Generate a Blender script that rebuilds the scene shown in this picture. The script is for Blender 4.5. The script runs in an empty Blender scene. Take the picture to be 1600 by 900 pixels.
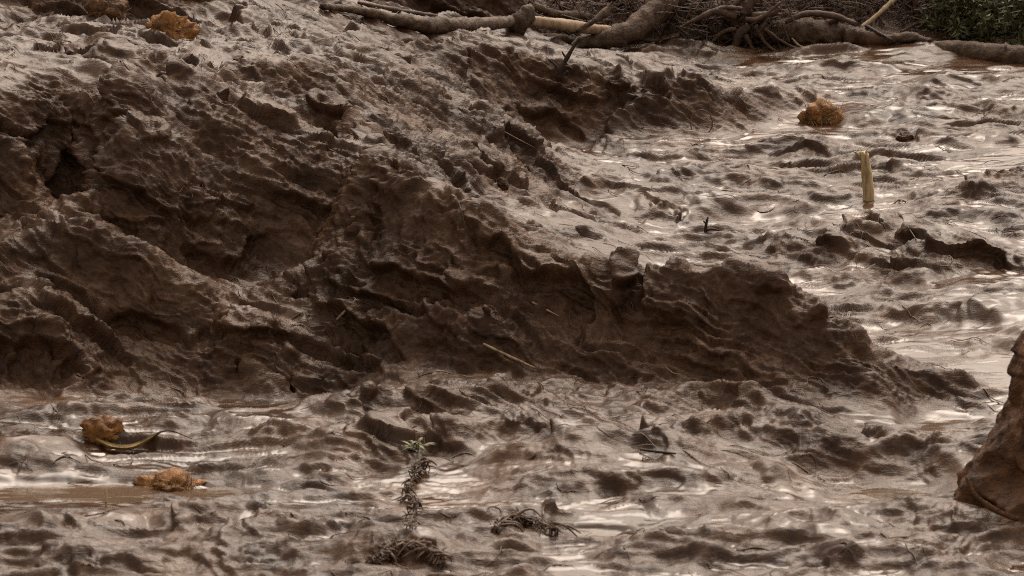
import bpy, bmesh, math, random
import numpy as np
from mathutils import Vector

# ------------------------------------------------------------------ camera, sky, sun, exposure
SC = bpy.context.scene
CAM_H, PITCH, HFOV = 14.3, math.radians(12.5), math.radians(13.0)
cam_d = bpy.data.cameras.new('camera')
cam = bpy.data.objects.new('camera', cam_d)
SC.collection.objects.link(cam)
cam.location = (0, 0, CAM_H)
cam.rotation_euler = (math.pi / 2 - PITCH, 0, 0)
cam_d.sensor_width = 36.0
cam_d.lens = 18.0 / math.tan(HFOV / 2)
cam_d.clip_start = 0.5
cam_d.clip_end = 6000
cam_d.dof.use_dof = True
cam_d.dof.focus_distance = 69.0
cam_d.dof.aperture_fstop = 2.2
SC.camera = cam

SUN_EL, SUN_AZ = math.radians(52), math.radians(14)      # high sun behind thin cloud, beyond the bank
world = bpy.data.worlds.new('World')
SC.world = world
world.use_nodes = True
wn, wl = world.node_tree.nodes, world.node_tree.links
wn.clear()
sky = wn.new('ShaderNodeTexSky')
sky.sky_type = 'NISHITA'
sky.sun_disc = False
sky.sun_elevation = SUN_EL
sky.sun_rotation = SUN_AZ
sky.air_density = 1.0
sky.dust_density = 4.0
hsv = wn.new('ShaderNodeHueSaturation')
hsv.inputs['Saturation'].default_value = 0.22
bg = wn.new('ShaderNodeBackground')
bg.inputs['Strength'].default_value = 0.13
wo = wn.new('ShaderNodeOutputWorld')
wl.new(sky.outputs[0], hsv.inputs['Color'])
warm = wn.new('ShaderNodeMix')
warm.data_type = 'RGBA'; warm.blend_type = 'MULTIPLY'; warm.inputs[0].default_value = 1.0
warm.inputs[7].default_value = (1.0, 0.845, 0.70, 1)              # thin warm cloud
wl.new(hsv.outputs[0], warm.inputs[6])
wl.new(warm.outputs[2], bg.inputs['Color'])
wl.new(bg.outputs[0], wo.inputs['Surface'])

sun_d = bpy.data.lights.new('sun', 'SUN')
sun_d.energy = 0.9
sun_d.angle = math.radians(50)
sun_d.color = (1.0, 0.93, 0.84)
sun = bpy.data.objects.new('sun', sun_d)
SC.collection.objects.link(sun)
sd = Vector((math.sin(SUN_AZ) * math.cos(SUN_EL), math.cos(SUN_AZ) * math.cos(SUN_EL), math.sin(SUN_EL)))
sun.rotation_euler = (-sd).to_track_quat('-Z', 'Y').to_euler()
sun.location = (20, 120, 60)

SC.view_settings.view_transform = 'Standard'
SC.view_settings.look = 'None'
SC.view_settings.gamma = 1.0
SC.view_settings.use_curve_mapping = False
SC.view_settings.exposure = 1.0
SC.cycles.use_denoising = False
SC.cycles.filter_width = 1.0

# ------------------------------------------------------------------ helpers
rng = np.random.default_rng(7)
random.seed(7)
COL = SC.collection
TH = math.tan(HFOV / 2)
CP, SP = math.cos(PITCH), math.sin(PITCH)


def ray(px, py):
    """direction (y = 1) through a point of the survey photograph, 1600 x 900"""
    a = (px - 800) / 800 * TH
    b = -(py - 450) / 800 * TH
    dy = CP + b * SP
    dz = -SP + b * CP
    return a / dy, dz / dy


def P(px, py, z=0.0):
    dx, dz = ray(px, py)
    y = (z - CAM_H) / dz
    return np.array((dx * y, y, z))


def PY(px, py, y):
    """the point at depth y"""
    dx, dz = ray(px, py)
    return np.array((dx * y, y, CAM_H + dz * y))


_perm = rng.permutation(256).astype(np.int32)
_perm = np.concatenate([_perm, _perm, _perm])
_ang = rng.uniform(0, 2 * math.pi, 256)
_g2 = np.stack([np.cos(_ang), np.sin(_ang)], 1).astype(np.float32)
_v = rng.normal(size=(256, 3))
_g3 = (_v / np.linalg.norm(_v, axis=1)[:, None]).astype(np.float32)


def n2(x, y):
    xi = np.floor(x).astype(np.int32); yi = np.floor(y).astype(np.int32)
    xf = (x - xi).astype(np.float32); yf = (y - yi).astype(np.float32)
    xi &= 255; yi &= 255
    u = xf * xf * xf * (xf * (xf * 6 - 15) + 10)
    v = yf * yf * yf * (yf * (yf * 6 - 15) + 10)
    a = _perm[xi]; b = _perm[xi + 1]
    def d(h, fx, fy):
        g = _g2[h]
        return g[..., 0] * fx + g[..., 1] * fy
    n00 = d(_perm[a + yi], xf, yf); n10 = d(_perm[b + yi], xf - 1, yf)
    n01 = d(_perm[a + yi + 1], xf, yf - 1); n11 = d(_perm[b + yi + 1], xf - 1, yf - 1)
    x0 = n00 + u * (n10 - n00); x1 = n01 + u * (n11 - n01)
    return (x0 + v * (x1 - x0)) * 1.5


def n3(x, y, z):
    xi = np.floor(x).astype(np.int32); yi = np.floor(y).astype(np.int32); zi = np.floor(z).astype(np.int32)
    xf = (x - xi).astype(np.float32); yf = (y - yi).astype(np.float32); zf = (z - zi).astype(np.float32)
    xi &= 255; yi &= 255; zi &= 255
    u = xf * xf * xf * (xf * (xf * 6 - 15) + 10)
    v = yf * yf * yf * (yf * (yf * 6 - 15) + 10)
    w = zf * zf * zf * (zf * (zf * 6 - 15) + 10)
    A = _perm[xi]; B = _perm[xi + 1]
    AA = _perm[A + yi]; AB = _perm[A + yi + 1]; BA = _perm[B + yi]; BB = _perm[B + yi + 1]
    def d(h, fx, fy, fz):
        g = _g3[h]
        return g[..., 0] * fx + g[..., 1] * fy + g[..., 2] * fz
    def lerp(t, a, b):
        return a + t * (b - a)
    r0 = lerp(v, lerp(u, d(_perm[AA + zi], xf, yf, zf), d(_perm[BA + zi], xf - 1, yf, zf)),
              lerp(u, d(_perm[AB + zi], xf, yf - 1, zf), d(_perm[BB + zi], xf - 1, yf - 1, zf)))
    r1 = lerp(v, lerp(u, d(_perm[AA + zi + 1], xf, yf, zf - 1), d(_perm[BA + zi + 1], xf - 1, yf, zf - 1)),
              lerp(u, d(_perm[AB + zi + 1], xf, yf - 1, zf - 1), d(_perm[BB + zi + 1], xf - 1, yf - 1, zf - 1)))
    return lerp(w, r0, r1) * 1.5


def sstep(a, b, x):
    t = np.clip((x - a) / (b - a), 0, 1)
    return t * t * (3 - 2 * t)


def ridged2(x, y, octs, lac=2.03, gain=0.5):
    """sharp crested choppy waves, about -0.5..0.5"""
    s = np.zeros_like(x); a = 1.0; w = np.ones_like(x)
    for k in range(octs):
        r = 1 - np.abs(n2(x + 17.3 * k, y - 9.1 * k)) * 1.5
        r = np.clip(r, 0, 1) ** 2
        s += a * (r * w - 0.35)
        w = np.clip(r * 1.6, 0.25, 1)
        x = x * lac; y = y * lac; a *= gain
    return s


# ------------------------------------------------------------------ the lie of the land: surveyed spots (photo x, y, height)
spots = [
    # foreground flat
    (-300, 900, 0), (0, 900, .05), (200, 880, .12), (400, 890, .05), (640, 900, .18), (800, 890, .0), (1000, 900, .05), (1250, 900, .08), (1500, 880, .1), (1900, 900, .1),
    (0, 850, .12), (60, 835, .2), (230, 850, .08), (380, 850, .2), (520, 845, .1), (640, 850, .2), (780, 850, .08), (900, 840, -.02), (1050, 850, .06), (1200, 850, .08), (1350, 850, .12), (1550, 840, .2),
    (0, 790, -.05), (160, 775, -.06), (300, 780, -.05), (430, 785, -.03), (550, 785, -.04), (720, 780, -.03), (830, 770, .07), (1000, 780, .05), (1150, 780, .08), (1350, 775, -.05), (1460, 780, -.03), (1560, 790, .2),
    (0, 745, .0), (160, 740, .0), (330, 740, .0), (480, 740, .0), (600, 735, .05), (720, 735, .05), (860, 715, .2), (930, 700, .3), (1040, 730, .2), (1150, 745, .1), (1300, 735, .05), (1420, 730, .1), (1540, 740, .2),
    (0, 690, .1), (150, 700, .05), (300, 700, .05), (430, 705, .08), (550, 705, .2), (640, 705, .22), (740, 700, .15), (1100, 720, .2), (1300, 715, .18), (1420, 700, .06), (1500, 690, .0),
    (0, 655, .08), (100, 650, .06), (250, 650, .06), (400, 660, .08), (560, 665, .14), (700, 655, .18), (850, 650, .2), (1000, 660, .22), (1130, 670, .22), (1250, 690, .18), (1350, 700, .1),
    (-300, 690, .2), (-300, 790, .1),
    # foot of the bank
    (0, 634, .05), (90, 630, .05), (200, 634, .05), (330, 640, .08), (440, 644, .12),
    (540, 632, .2), (660, 622, .25), (800, 612, .26), (950, 608, .26), (1100, 612, .24), (1200, 626, .2), (1300, 650, .15), (1370, 666, .08), (1400, 658, .06), (1440, 648, .04), (1540, 632, .03),
    # tip of the bank
    (1520, 612, .1), (1480, 600, .25), (1430, 582, .42), (1380, 560, .6), (1330, 530, .95), (1290, 500, 1.15), (1265, 478, 1.3),
    (1200, 452, 1.48), (1130, 440, 1.55), (1060, 430, 1.6), (960, 416, 1.66), (850, 376, 1.92), (775, 342, 2.12), (700, 312, 2.3), (630, 286, 2.4), (560, 262, 2.48), 
    # behind the bank crest
]
spots = [tuple(P(*s)) for s in spots]
deep = [  # photo x, y, depth along the view
    # face of the bank, column by column from the left: a steep upper face, shelves, then the foot
    (-120, 135, 62), (-120, 300, 61), (-120, 385, 59.6), (-120, 480, 58.9), (-120, 590, 57.9),
    (0, 135, 62.2), (0, 200, 61.5), (0, 300, 60.9), (0, 370, 60.6), (0, 388, 59.7), (0, 430, 59.3), (0, 480, 59.0), (0, 500, 58.4), (0, 590, 57.8),
    (35, 180, 61.7), (35, 240, 61.0), (35, 320, 60.7), (35, 370, 60.5),
    (105, 158, 62.4), (70, 250, 61.75), (140, 250, 61.75), (105, 200, 62.25), (105, 290, 61.9), (70, 330, 61.4), (145, 330, 61.4), (105, 350, 61.5), (105, 372, 61.1), (105, 385, 60.0), (105, 430, 59.6), (105, 500, 58.9), (105, 525, 58.5), (105, 600, 58.1),
    (190, 165, 62.0), (195, 220, 61.2), (200, 305, 60.7), (200, 330, 60.5), (200, 400, 60.5), (200, 440, 59.7), (200, 500, 59.3), (200, 560, 58.7), (200, 620, 58.2),
    (300, 188, 62.3), (300, 225, 62.0), (300, 318, 60.9), (300, 345, 60.8), (300, 430, 60.7), (300, 470, 59.5), (300, 540, 58.9), (300, 625, 58.3),
    (400, 212, 62.3), (400, 250, 62.0), (400, 335, 61.4), (400, 410, 61.2), (400, 480, 59.8), (400, 532, 59.1), (400, 552, 58.5), (400, 635, 58.0),
    (500, 242, 62.1), (500, 280, 61.8), (500, 370, 61.4), (500, 432, 61.1), (500, 500, 59.5), (500, 580, 58.9), (500, 640, 58.2),
    (600, 278, 60.7), (600, 320, 60.5), (600, 400, 60.2), (600, 435, 59.8), (600, 505, 59.0), (600, 560, 58.4), (600, 620, 57.6),
    # dark walls at the top left and top centre
    (0, 22, 71.3), (100, 20, 71.5), (190, 24, 72.2), (40, 0, 71.5), (130, 0, 71.7),
    (520, 22, 82.6), (600, 30, 82.8), (700, 30, 82.9), (800, 34, 83.2),
    (560, 250, 64.2), (640, 262, 65.5), (700, 272, 66.5), (640, 235, 66.5), (580, 215, 66.0), (520, 200, 65.2), (430, 170, 64.8), (330, 140, 64.5), (200, 110, 65.0), (60, 80, 65.5), (0, 70, 65.5), (-200, 100, 66),
    (740, 318, 66.2), (820, 345, 66.0), (880, 380, 65.0), (950, 405, 64.6),
    # plateau up the left
    (300, 100, 66.5), (300, 60, 69), (300, 5, 72.5), (150, 40, 69.5), (50, 35, 69.3), (-150, 20, 70), (430, 100, 67.4), (430, 60, 69.8), (430, 10, 73), (520, 100, 68.4), (500, 60, 71), (480, 20, 74),
    (540, 40, 74), (600, 60, 75), (560, 92, 70.2), (610, 112, 70.1), (650, 135, 69.9), (700, 162, 69.7), (750, 195, 69.6), (800, 222, 70.0), (850, 245, 71.0), (900, 258, 72.5),
    (640, 165, 68.2), (700, 210, 68.0), (760, 245, 68.4), (800, 265, 69.2), (600, 140, 68.2),
    (690, 120, 73.5), (740, 160, 74), (790, 200, 75), (850, 225, 75.7),
    # middle ridge
    (640, 75, 75.2), (720, 78, 76.0), (800, 92, 76.6), (880, 110, 76.9), (960, 120, 77.2), (1040, 131, 77.4), (1110, 143, 77.5), (1165, 158, 77.5), (1188, 178, 77.4),
    (780, 150, 75.5), (900, 150, 76.6), (1000, 165, 76.7), (1100, 175, 76.9), (900, 222, 76.0), (1000, 226, 75.9), (1100, 220, 76.2), (1190, 208, 76.8), (900, 100, 78.6), (1000, 112, 79), (1100, 125, 79.4),
    (1210, 190, 77.9), (1240, 150, 80),
    # behind it
    (760, 62, 84), (860, 80, 84), (960, 92, 84), (1060, 100, 83.8), (1160, 120, 82.6), (700, 48, 84), (640, 40, 83),
]
spots += [tuple(PY(*s)) for s in deep]
for a, pc, zc, pf, zf in [(700, 312, 2.3, 610, .28), (770, 340, 2.13, 610, .28), (850, 376, 1.92, 606, .28), (920, 404, 1.74, 606, .28), (1000, 422, 1.63, 606, .28), (1060, 430, 1.6, 608, .26), (1130, 440, 1.55, 612, .24),
                          (1200, 452, 1.48, 624, .2), (1265, 478, 1.3, 640, .18), (1330, 530, .95, 654, .12), (1380, 560, .62, 660, .1), (1430, 580, .46, 648, .06), (1480, 600, .26, 640, .04)]:
    yc, yf = P(a, pc, zc)[1], P(a, pf, zf)[1]        # the right half of the face, between crest and foot
    for f, g in ((.2, .10), (.42, .22), (.55, .42), (.78, .62), (.92, .86)):
        spots.append(tuple(PY(a, pc + (pf - pc) * f, yc + (yf - yc) * g)))
spots += [tuple(P(*s)) for s in [
    (900, 340, .1), (1000, 330, .06), (1000, 380, .03), (1100, 400, 0), (1250, 430, 0), (1350, 480, 0), (1450, 540, 0), (1550, 590, 0), (1800, 600, .1), (1600, 500, .1), (1500, 450, .05),
    (1300, 330, .08), (1450, 320, .1), (1600, 400, .2), (1800, 330, .5), (1000, 280, .12), (1150, 280, .08), (1300, 280, .05), (1450, 250, .15), (1600, 220, .2), (1800, 200, .5),
    (1250, 220, .08), (1400, 190, .1), (1550, 150, .1), (1300, 110, .1), (1450, 105, .12), (1600, 125, .15), (1800, 100, .4),
    (1100, 85, .2), (1000, 78, .2), (900, 72, .3), (1300, 80, .25), (1450, 75, .4), (1600, 110, .2)]]
for a, b, hz in [(1265, 478, 1.3), (1200, 452, 1.48), (1130, 440, 1.55), (1060, 430, 1.6), (960, 416, 1.66), (890, 395, 1.8), (850, 376, 1.92)]:
    c = P(a, b, hz)                                   # the back of the bank falls steeply to the flat
    spots += [(c[0], c[1] + .9, hz * .62), (c[0] + .1, c[1] + 1.6, .18), (c[0] + .15, c[1] + 2.4, .02)]
for a, b, hz in [(1330, 530, .83), (1380, 560, .6), (1430, 582, .42)]:
    c = P(a, b, hz)
    spots += [(c[0] + .3, c[1] + .7, .1), (c[0] + .5, c[1] + 1.4, 0)]
spots += [(-40, 40, 0), (0, 40, 0), (40, 40, .3), (-14, 52, .5), (-18, 62, 3.5), (-20, 75, 3.6), (-20, 90, 4.2), (-14, 84, 3.6), (-9, 79, 4), (-6, 82, 2.6), (-7, 90, 3.2), (-2, 92, 2.3), (-4, 87.5, 1.2), (-5, 84.3, 3), (-3, 84.4, 2.9), (-1.5, 84.8, 2.6), (-.2, 85.6, 1.9), (.5, 87.6, 2.2), (2, 87.5, 2.3), (4, 87.2, 2.3), (6, 87, 2.3), (8, 86.7, 2.2), (10, 86.4, 2.2), (12, 86, 2.2), (0, 93, 3), (4, 93, 3), (8, 92, 3), (12, 92, 3), (-7.5, 72.3, 4.8), (-6.3, 72.6, 4.8), (-9, 72.2, 4.8), (-5.6, 73.5, 3.6), (-8, 76, 5), (2, 86.2, .35), (5, 86, .35), (8, 85.4, .4), (10.5, 84.6, .4),
          (0, 100, 4), (10, 100, 4), (-12, 100, 5.5), (20, 100, 4), (22, 80, 1.2), (22, 65, .6), (22, 52, .6), (-40, 70, 4), (40, 75, 2), (-40, 110, 7), (40, 110, 6), (0, 125, 6),
          (14, 50, .2), (-14, 46, .2)]
spots = np.array(spots)


def rbf_fit(p):
    d = np.hypot(p[:, None, 0] - p[None, :, 0], (p[:, None, 1] - p[None, :, 1]))
    n = len(p)
    A = np.zeros((n + 1, n + 1))
    A[:n, :n] = d - 0.06 * np.eye(n)
    A[:n, n] = 1; A[n, :n] = 1
    b = np.zeros(n + 1); b[:n] = p[:, 2]
    return np.linalg.solve(A, b)


_w = rbf_fit(spots)
GX0, GY0, GS = -45.0, 30.0, 0.14
_gx = np.arange(GX0, 45.01, GS); _gy = np.arange(GY0, 126, GS)
_GXX, _GYY = np.meshgrid(_gx, _gy)
coarse = np.full(_GXX.shape, _w[-1])
for k in range(len(spots)):
    coarse += _w[k] * np.hypot(_GXX - spots[k, 0], _GYY - spots[k, 1])


def base_z(x, y):
    """smooth cubic spline over the survey grid"""
    fx = np.clip((x - GX0) / GS, 1, len(_gx) - 3.001); fy = np.clip((y - GY0) / GS, 1, len(_gy) - 3.001)
    i = fx.astype(int); j = fy.astype(int); fx = fx - i; fy = fy - j
    def wts(t):
        return ((1 - t) ** 3 / 6, (3 * t ** 3 - 6 * t ** 2 + 4) / 6, (-3 * t ** 3 + 3 * t ** 2 + 3 * t + 1) / 6, t ** 3 / 6)
    wx_, wy_ = wts(fx), wts(fy)
    out = 0
    for b in range(4):
        out = out + wy_[b] * sum(wx_[a] * coarse[j + b - 1, i + a - 1] for a in range(4))
    return out


def hit0(px, py):
    """where the line of sight meets the broad land form"""
    dx, dz = ray(px, py)
    ys = np.arange(45, 110, 0.04)
    g = base_z(dx * ys, ys) - (CAM_H + dz * ys)
    k = np.argmax(g > 0)
    y = ys[k] if g[k] > 0 else ys[-1]
    return np.array((dx * y, y))


# ------------------------------------------------------------------ fine grid of the mud
rows = np.concatenate([[-60, -20, 10, 25, 33, 38, 41, 43, 44.5, 45.5], np.arange(46.2, 56.0, .05), np.arange(56.0, 66.5, .0185), np.arange(66.5, 79.5, .04),
                       np.arange(79.5, 97, .06), [97.2, 98, 99, 101, 104, 108, 114, 122, 140, 180, 260, 420, 800, 2000, 4500]])
cols = np.concatenate([[-400, -120, -40, -16, -7, -4, -2.6, -2, -1.7, -1.5, -1.38, -1.3, -1.26], np.linspace(-1.23, 1.23, 820), [1.26, 1.3, 1.38, 1.5, 1.7, 2, 2.6, 4, 7, 16, 40, 120, 400]])
NR, NC = len(rows), len(cols)
wide = np.interp(rows, [40, 49, 92, 100], [5.6, 6.1, 10.4, 11.2])
Y = np.repeat(rows[:, None], NC, 1)
X = wide[:, None] * cols[None, :]
inside = ((np.abs(cols) <= 1.235)[None, :] & ((rows > 46) & (rows < 97))[:, None])

Z = base_z(X, Y)

# folds and lips of the mud: crest line in the photo, rise, run in front, run behind
folds = [
    ([(0, 275), (40, 228), (90, 180), (130, 166), (165, 188), (188, 250), (200, 320)], .25, .25, .6),
    ([(110, 352), (160, 322), (230, 308), (290, 328), (330, 352)], .42, .3, .8),
    ([(0, 385), (60, 378), (140, 402), (200, 432), (270, 452)], .3, .3, .6),
    ([(330, 348), (400, 342), (470, 360), (560, 345)], .25, .3, .6),
    ([(130, 458), (200, 446), (270, 462), (340, 474)], .32, .25, .6),
    ([(410, 480), (460, 446), (520, 432), (600, 446)], .25, .3, .7),
    ([(560, 470), (620, 440), (680, 425), (740, 440), (800, 472)], .36, .3, .7),
    ([(330, 560), (380, 535), (430, 545), (480, 580), (500, 612)], .4, .25, .6),
    ([(0, 490), (60, 512), (90, 560), (100, 600)], .4, .3, .7),
    ([(480, 532), (560, 505), (640, 510), (720, 530), (790, 560)], .3, .25, .6),
    ([(700, 560), (770, 545), (850, 560), (930, 572), (1000, 592)], .25, .22, .5),
    ([(850, 480), (880, 455), (940, 462), (1000, 485)], .08, .25, .4),
    ([(1000, 545), (1070, 528), (1120, 545), (1150, 590)], .18, .25, .5),
    ([(1130, 475), (1200, 482), (1240, 540), (1262, 592)], .16, .25, .5),
    ([(1262, 482), (1300, 545), (1340, 600), (1392, 645)], .12, .25, .4),
    ([(1050, 598), (1120, 580), (1190, 602), (1240, 625)], .2, .2, .5),
    ([(1340, 570), (1420, 590), (1490, 606), (1540, 618)], .2, .2, .35),
    ([(0, 150), (60, 158), (120, 160), (200, 158), (300, 190), (400, 215), (480, 238)], .14, .3, .8),
    ([(480, 238), (560, 264), (630, 288), (700, 314), (775, 345), (850, 380), (960, 420), (1060, 434), (1130, 442), (1200, 454), (1262, 480)], .1, .25, .5),
    ([(540, 665), (660, 642), (780, 650), (880, 668)], .14, .3, .8),
    ([(870, 738), (920, 702), (980, 690), (1060, 712), (1120, 735)], .2, .4, .9),
    ([(1000, 652), (1100, 650), (1200, 668), (1300, 705)], .15, .3, .7),
    ([(60, 668), (85, 650), (130, 672)], .12, .35, .4),
    ([(530, 705), (570, 690), (640, 712)], .1, .35, .5),
    ([(560, 92), (610, 112), (650, 135), (700, 162), (750, 195), (800, 222), (850, 245)], .2, .5, .5),
    ([(515, 118), (560, 160), (600, 195), (650, 235)], .32, .4, .6),
    ([(470, 140), (530, 185), (575, 225), (610, 255)], .35, .4, .6),
    ([(370, 150), (430, 185), (490, 215), (540, 250)], .2, .3, .6),
    ([(150, 55), (190, 82), (245, 98)], .3, .4, .6), ([(250, 115), (300, 138), (345, 168)], .25, .35, .6),
    ([(330, 95), (400, 100), (470, 108), (540, 105)], .3, .5, .7),
    ([(690, 80), (800, 95), (900, 112), (1000, 125), (1100, 147), (1170, 160)], .2, .35, .7),
    ([(1080, 170), (1130, 158), (1180, 178)], .08, .4, .5),
    ([(1190, 150), (1220, 140), (1260, 150)], .25, .4, .6),
    ([(990, 262), (1040, 248), (1085, 270)], .2, .6, .7), ([(1000, 345), (1060, 305), (1095, 342)], .22, .5, .7),
    ([(820, 362), (900, 356), (1010, 370)], .12, .4, .7), ([(1290, 405), (1335, 372), (1400, 365), (1470, 382), (1512, 415)], .5, 1.3, 1.1),
    ([(1490, 305), (1550, 282), (1620, 268)], .4, .8, .9),
    ([(1180, 312), (1230, 298), (1290, 300), (1340, 314)], .22, .4, .5), ([(1330, 192), (1390, 174), (1445, 192)], .24, .4, .6),
    ([(1345, 152), (1400, 140), (1465, 158)], .24, .5, .7), ([(1235, 366), (1270, 358), (1300, 368)], .14, .3, .5),
    ([(1090, 285), (1150, 275), (1200, 290)], .16, .4, .5), ([(1240, 250), (1290, 240), (1330, 252)], .15, .3, .5),
    ([(760, 265), (830, 248), (880, 268)], .12, .5, .6), ([(1500, 430), (1560, 420), (1620, 430)], .15, .4, .5), ([(1380, 212), (1420, 203), (1450, 218)], .2, .3, .4),
    ([(1480, 230), (1540, 215), (1600, 225)], .15, .4, .6), ([(1530, 480), (1570, 470), (1620, 475)], .12, .3, .5), ([(850, 300), (930, 292), (980, 305)], .12, .3, .6),
    ([(-20, 855), (40, 826), (105, 835)], .14, .5, .5), ([(300, 832), (370, 812), (445, 835)], .16, .4, .5), ([(345, 872), (380, 838), (412, 872)], .15, .3, .3),
    ([(570, 870), (630, 842), (690, 875)], .26, .35, .5), ([(770, 765), (860, 748), (930, 782)], .13, .4, .6), ([(770, 825), (805, 806), (870, 828)], .16, .25, .4),
    ([(1180, 752), (1230, 752), (1295, 778)], .12, .3, .4), ([(1390, 735), (1430, 702), (1500, 735)], .18, .4, .5), ([(1000, 800), (1080, 790), (1180, 805)], .12, .4, .5),
    ([(1380, 815), (1440, 800), (1520, 830)], .2, .4, .5), ([(1080, 862), (1160, 850), (1230, 868)], .12, .4, .4), ([(130, 700), (60, 705), (-20, 710)], .12, .4, .5),
    ([(1250, 850), (1330, 838), (1400, 852)], .14, .4, .4), ([(440, 880), (520, 868), (580, 885)], .12, .3, .4), ([(0, 730), (40, 718), (90, 738)], .15, .4, .5),
    ([(-20, 20), (60, 14), (130, 8), (200, -5)], .3, .4, 1.0),
    # hummocks of the terrace before the bank
    ([(500, 655), (590, 634), (690, 640), (770, 658)], .22, .3, .6), ([(760, 644), (870, 622), (990, 642)], .2, .3, .6), ([(1000, 645), (1090, 626), (1200, 650), (1290, 688)], .24, .3, .6),
    ([(690, 694), (800, 672), (900, 694)], .2, .3, .5), ([(1060, 692), (1150, 672), (1250, 704)], .22, .3, .5), ([(560, 690), (640, 672), (720, 690)], .16, .3, .5), ([(1250, 722), (1320, 706), (1390, 724)], .16, .3, .5),
    # low churned ridges on the flats
    ([(1010, 302), (1080, 290), (1150, 302)], .16, .35, .8), ([(1110, 412), (1200, 398), (1300, 412)], .18, .35, .8), ([(1120, 335), (1200, 322), (1290, 335)], .14, .3, .8), ([(1290, 455), (1380, 440), (1480, 457)], .18, .35, .8),
    ([(1400, 505), (1480, 490), (1570, 504)], .16, .35, .8), ([(1330, 272), (1390, 258), (1450, 270)], .18, .35, .8), ([(1430, 353), (1510, 338), (1590, 353)], .2, .4, .8), ([(1140, 243), (1220, 230), (1300, 244)], .18, .35, .8),
    ([(1480, 185), (1540, 170), (1610, 185)], .2, .4, .8), ([(880, 335), (960, 322), (1050, 337)], .15, .3, .7), ([(1250, 545), (1330, 470), (1420, 480)], .0, .3, .5), ([(1500, 545), (1560, 535), (1620, 546)], .14, .3, .6),
    ([(930, 215), (1010, 236), (1100, 232)], .12, .3, .6), ([(1230, 115), (1320, 104), (1420, 116)], .16, .4, .9), ([(1440, 135), (1520, 124), (1600, 136)], .18, .4, .9), ([(950, 98), (1050, 88), (1160, 100)], .14, .4, .9),
    ([(150, 835), (220, 815), (310, 836)], .16, .3, .6), ([(920, 765), (1020, 748), (1120, 768)], .16, .3, .6), ([(690, 855), (780, 838), (860, 856)], .14, .3, .5), ([(940, 885), (1040, 866), (1130, 884)], .16, .3, .5),
    ([(1290, 885), (1380, 866), (1470, 884)], .18, .3, .5), ([(390, 756), (470, 742), (550, 757)], .12, .25, .5), ([(380, 690), (450, 676), (520, 690)], .14, .3, .5), ([(250, 670), (320, 658), (400, 672)], .12, .3, .5),
    ([(-20, 885), (60, 868), (150, 886)], .18, .3, .5), ([(200, 892), (290, 874), (380, 894)], .16, .3, .5), ([(1180, 830), (1260, 814), (1340, 832)], .16, .3, .5), ([(470, 850), (540, 836), (590, 850)], .14, .3, .4),
]
for pts, h, wf, wb in folds:
    c = np.array([hit0(a, b + (75 * h if pts[0][1] < 450 or pts[0][1] > 640 else 30 * h)) for a, b in pts])     # the crest will stand h above this line
    # resample smoothly
    t = np.linspace(0, len(c) - 1, 5 * len(c))
    k = np.clip(t.astype(int), 0, len(c) - 2); f = t - k
    def at(i):
        return c[np.clip(i, 0, len(c) - 1)]
    p0, p1, p2, p3 = at(k - 1), at(k), at(k + 1), at(k + 2); f = f[:, None]
    q = .5 * (2 * p1 + (p2 - p0) * f + (2 * p0 - 5 * p1 + 4 * p2 - p3) * f ** 2 + (3 * p1 - p0 - 3 * p2 + p3) * f ** 3)
    m = 3 * max(wf, wb)
    r0, r1 = np.searchsorted(rows, [q[:, 1].min() - m, q[:, 1].max() + m])
    xs, ys = X[r0:r1], Y[r0:r1]
    sel = (xs > q[:, 0].min() - m) & (xs < q[:, 0].max() + m)
    gx = xs[sel] + .16 * n2(xs[sel] * 1.3, ys[sel] * 1.3 + 5) + .06 * n2(xs[sel] * 4, ys[sel] * 4)
    gy = ys[sel] + .16 * n2(xs[sel] * 1.3 + 9, ys[sel] * 1.3) + .06 * n2(xs[sel] * 4 + 3, ys[sel] * 4)
    best = np.full(gx.shape, 1e9); sgn = np.zeros(gx.shape); par = np.zeros(gx.shape)
    for i in range(len(q) - 1):
        e = q[i + 1] - q[i]
        u = np.clip(((gx - q[i, 0]) * e[0] + (gy - q[i, 1]) * e[1]) / (e @ e + 1e-9), 0, 1)
        ly = gy - q[i, 1] - u * e[1]
        d = (gx - q[i, 0] - u * e[0]) ** 2 + ly ** 2
        b = d < best
        best[b] = d[b]; sgn[b] = ly[b]; par[b] = ((i + u) / (len(q) - 1))[b]
    d = np.sqrt(best)
    w = np.where(sgn < 0, wf, wb)
    mix = sstep(-.08, .08, sgn); w = wf * (1 - mix) + wb * mix
    prof = np.exp(-(d / w) ** 1.3)
    taper = sstep(0, .22, par) * sstep(1, .78, par) * .75 + .25
    bump = h * prof * taper * (1 + .35 * n2(gx * 1.7, gy * 1.7))
    # scooped hollow under the lip
    hollow = np.where(sgn < 0, .45 * h * np.exp(-((d - 1.5 * wf) / (.8 * wf)) ** 2), 0) * taper
    if h < .24 or (pts[0][0] > 950 and pts[0][1] < 450):
        hollow = hollow * .2
    zz = Z[r0:r1]; zz[sel] += (bump - hollow).astype(zz.dtype); Z[r0:r1] = zz

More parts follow.
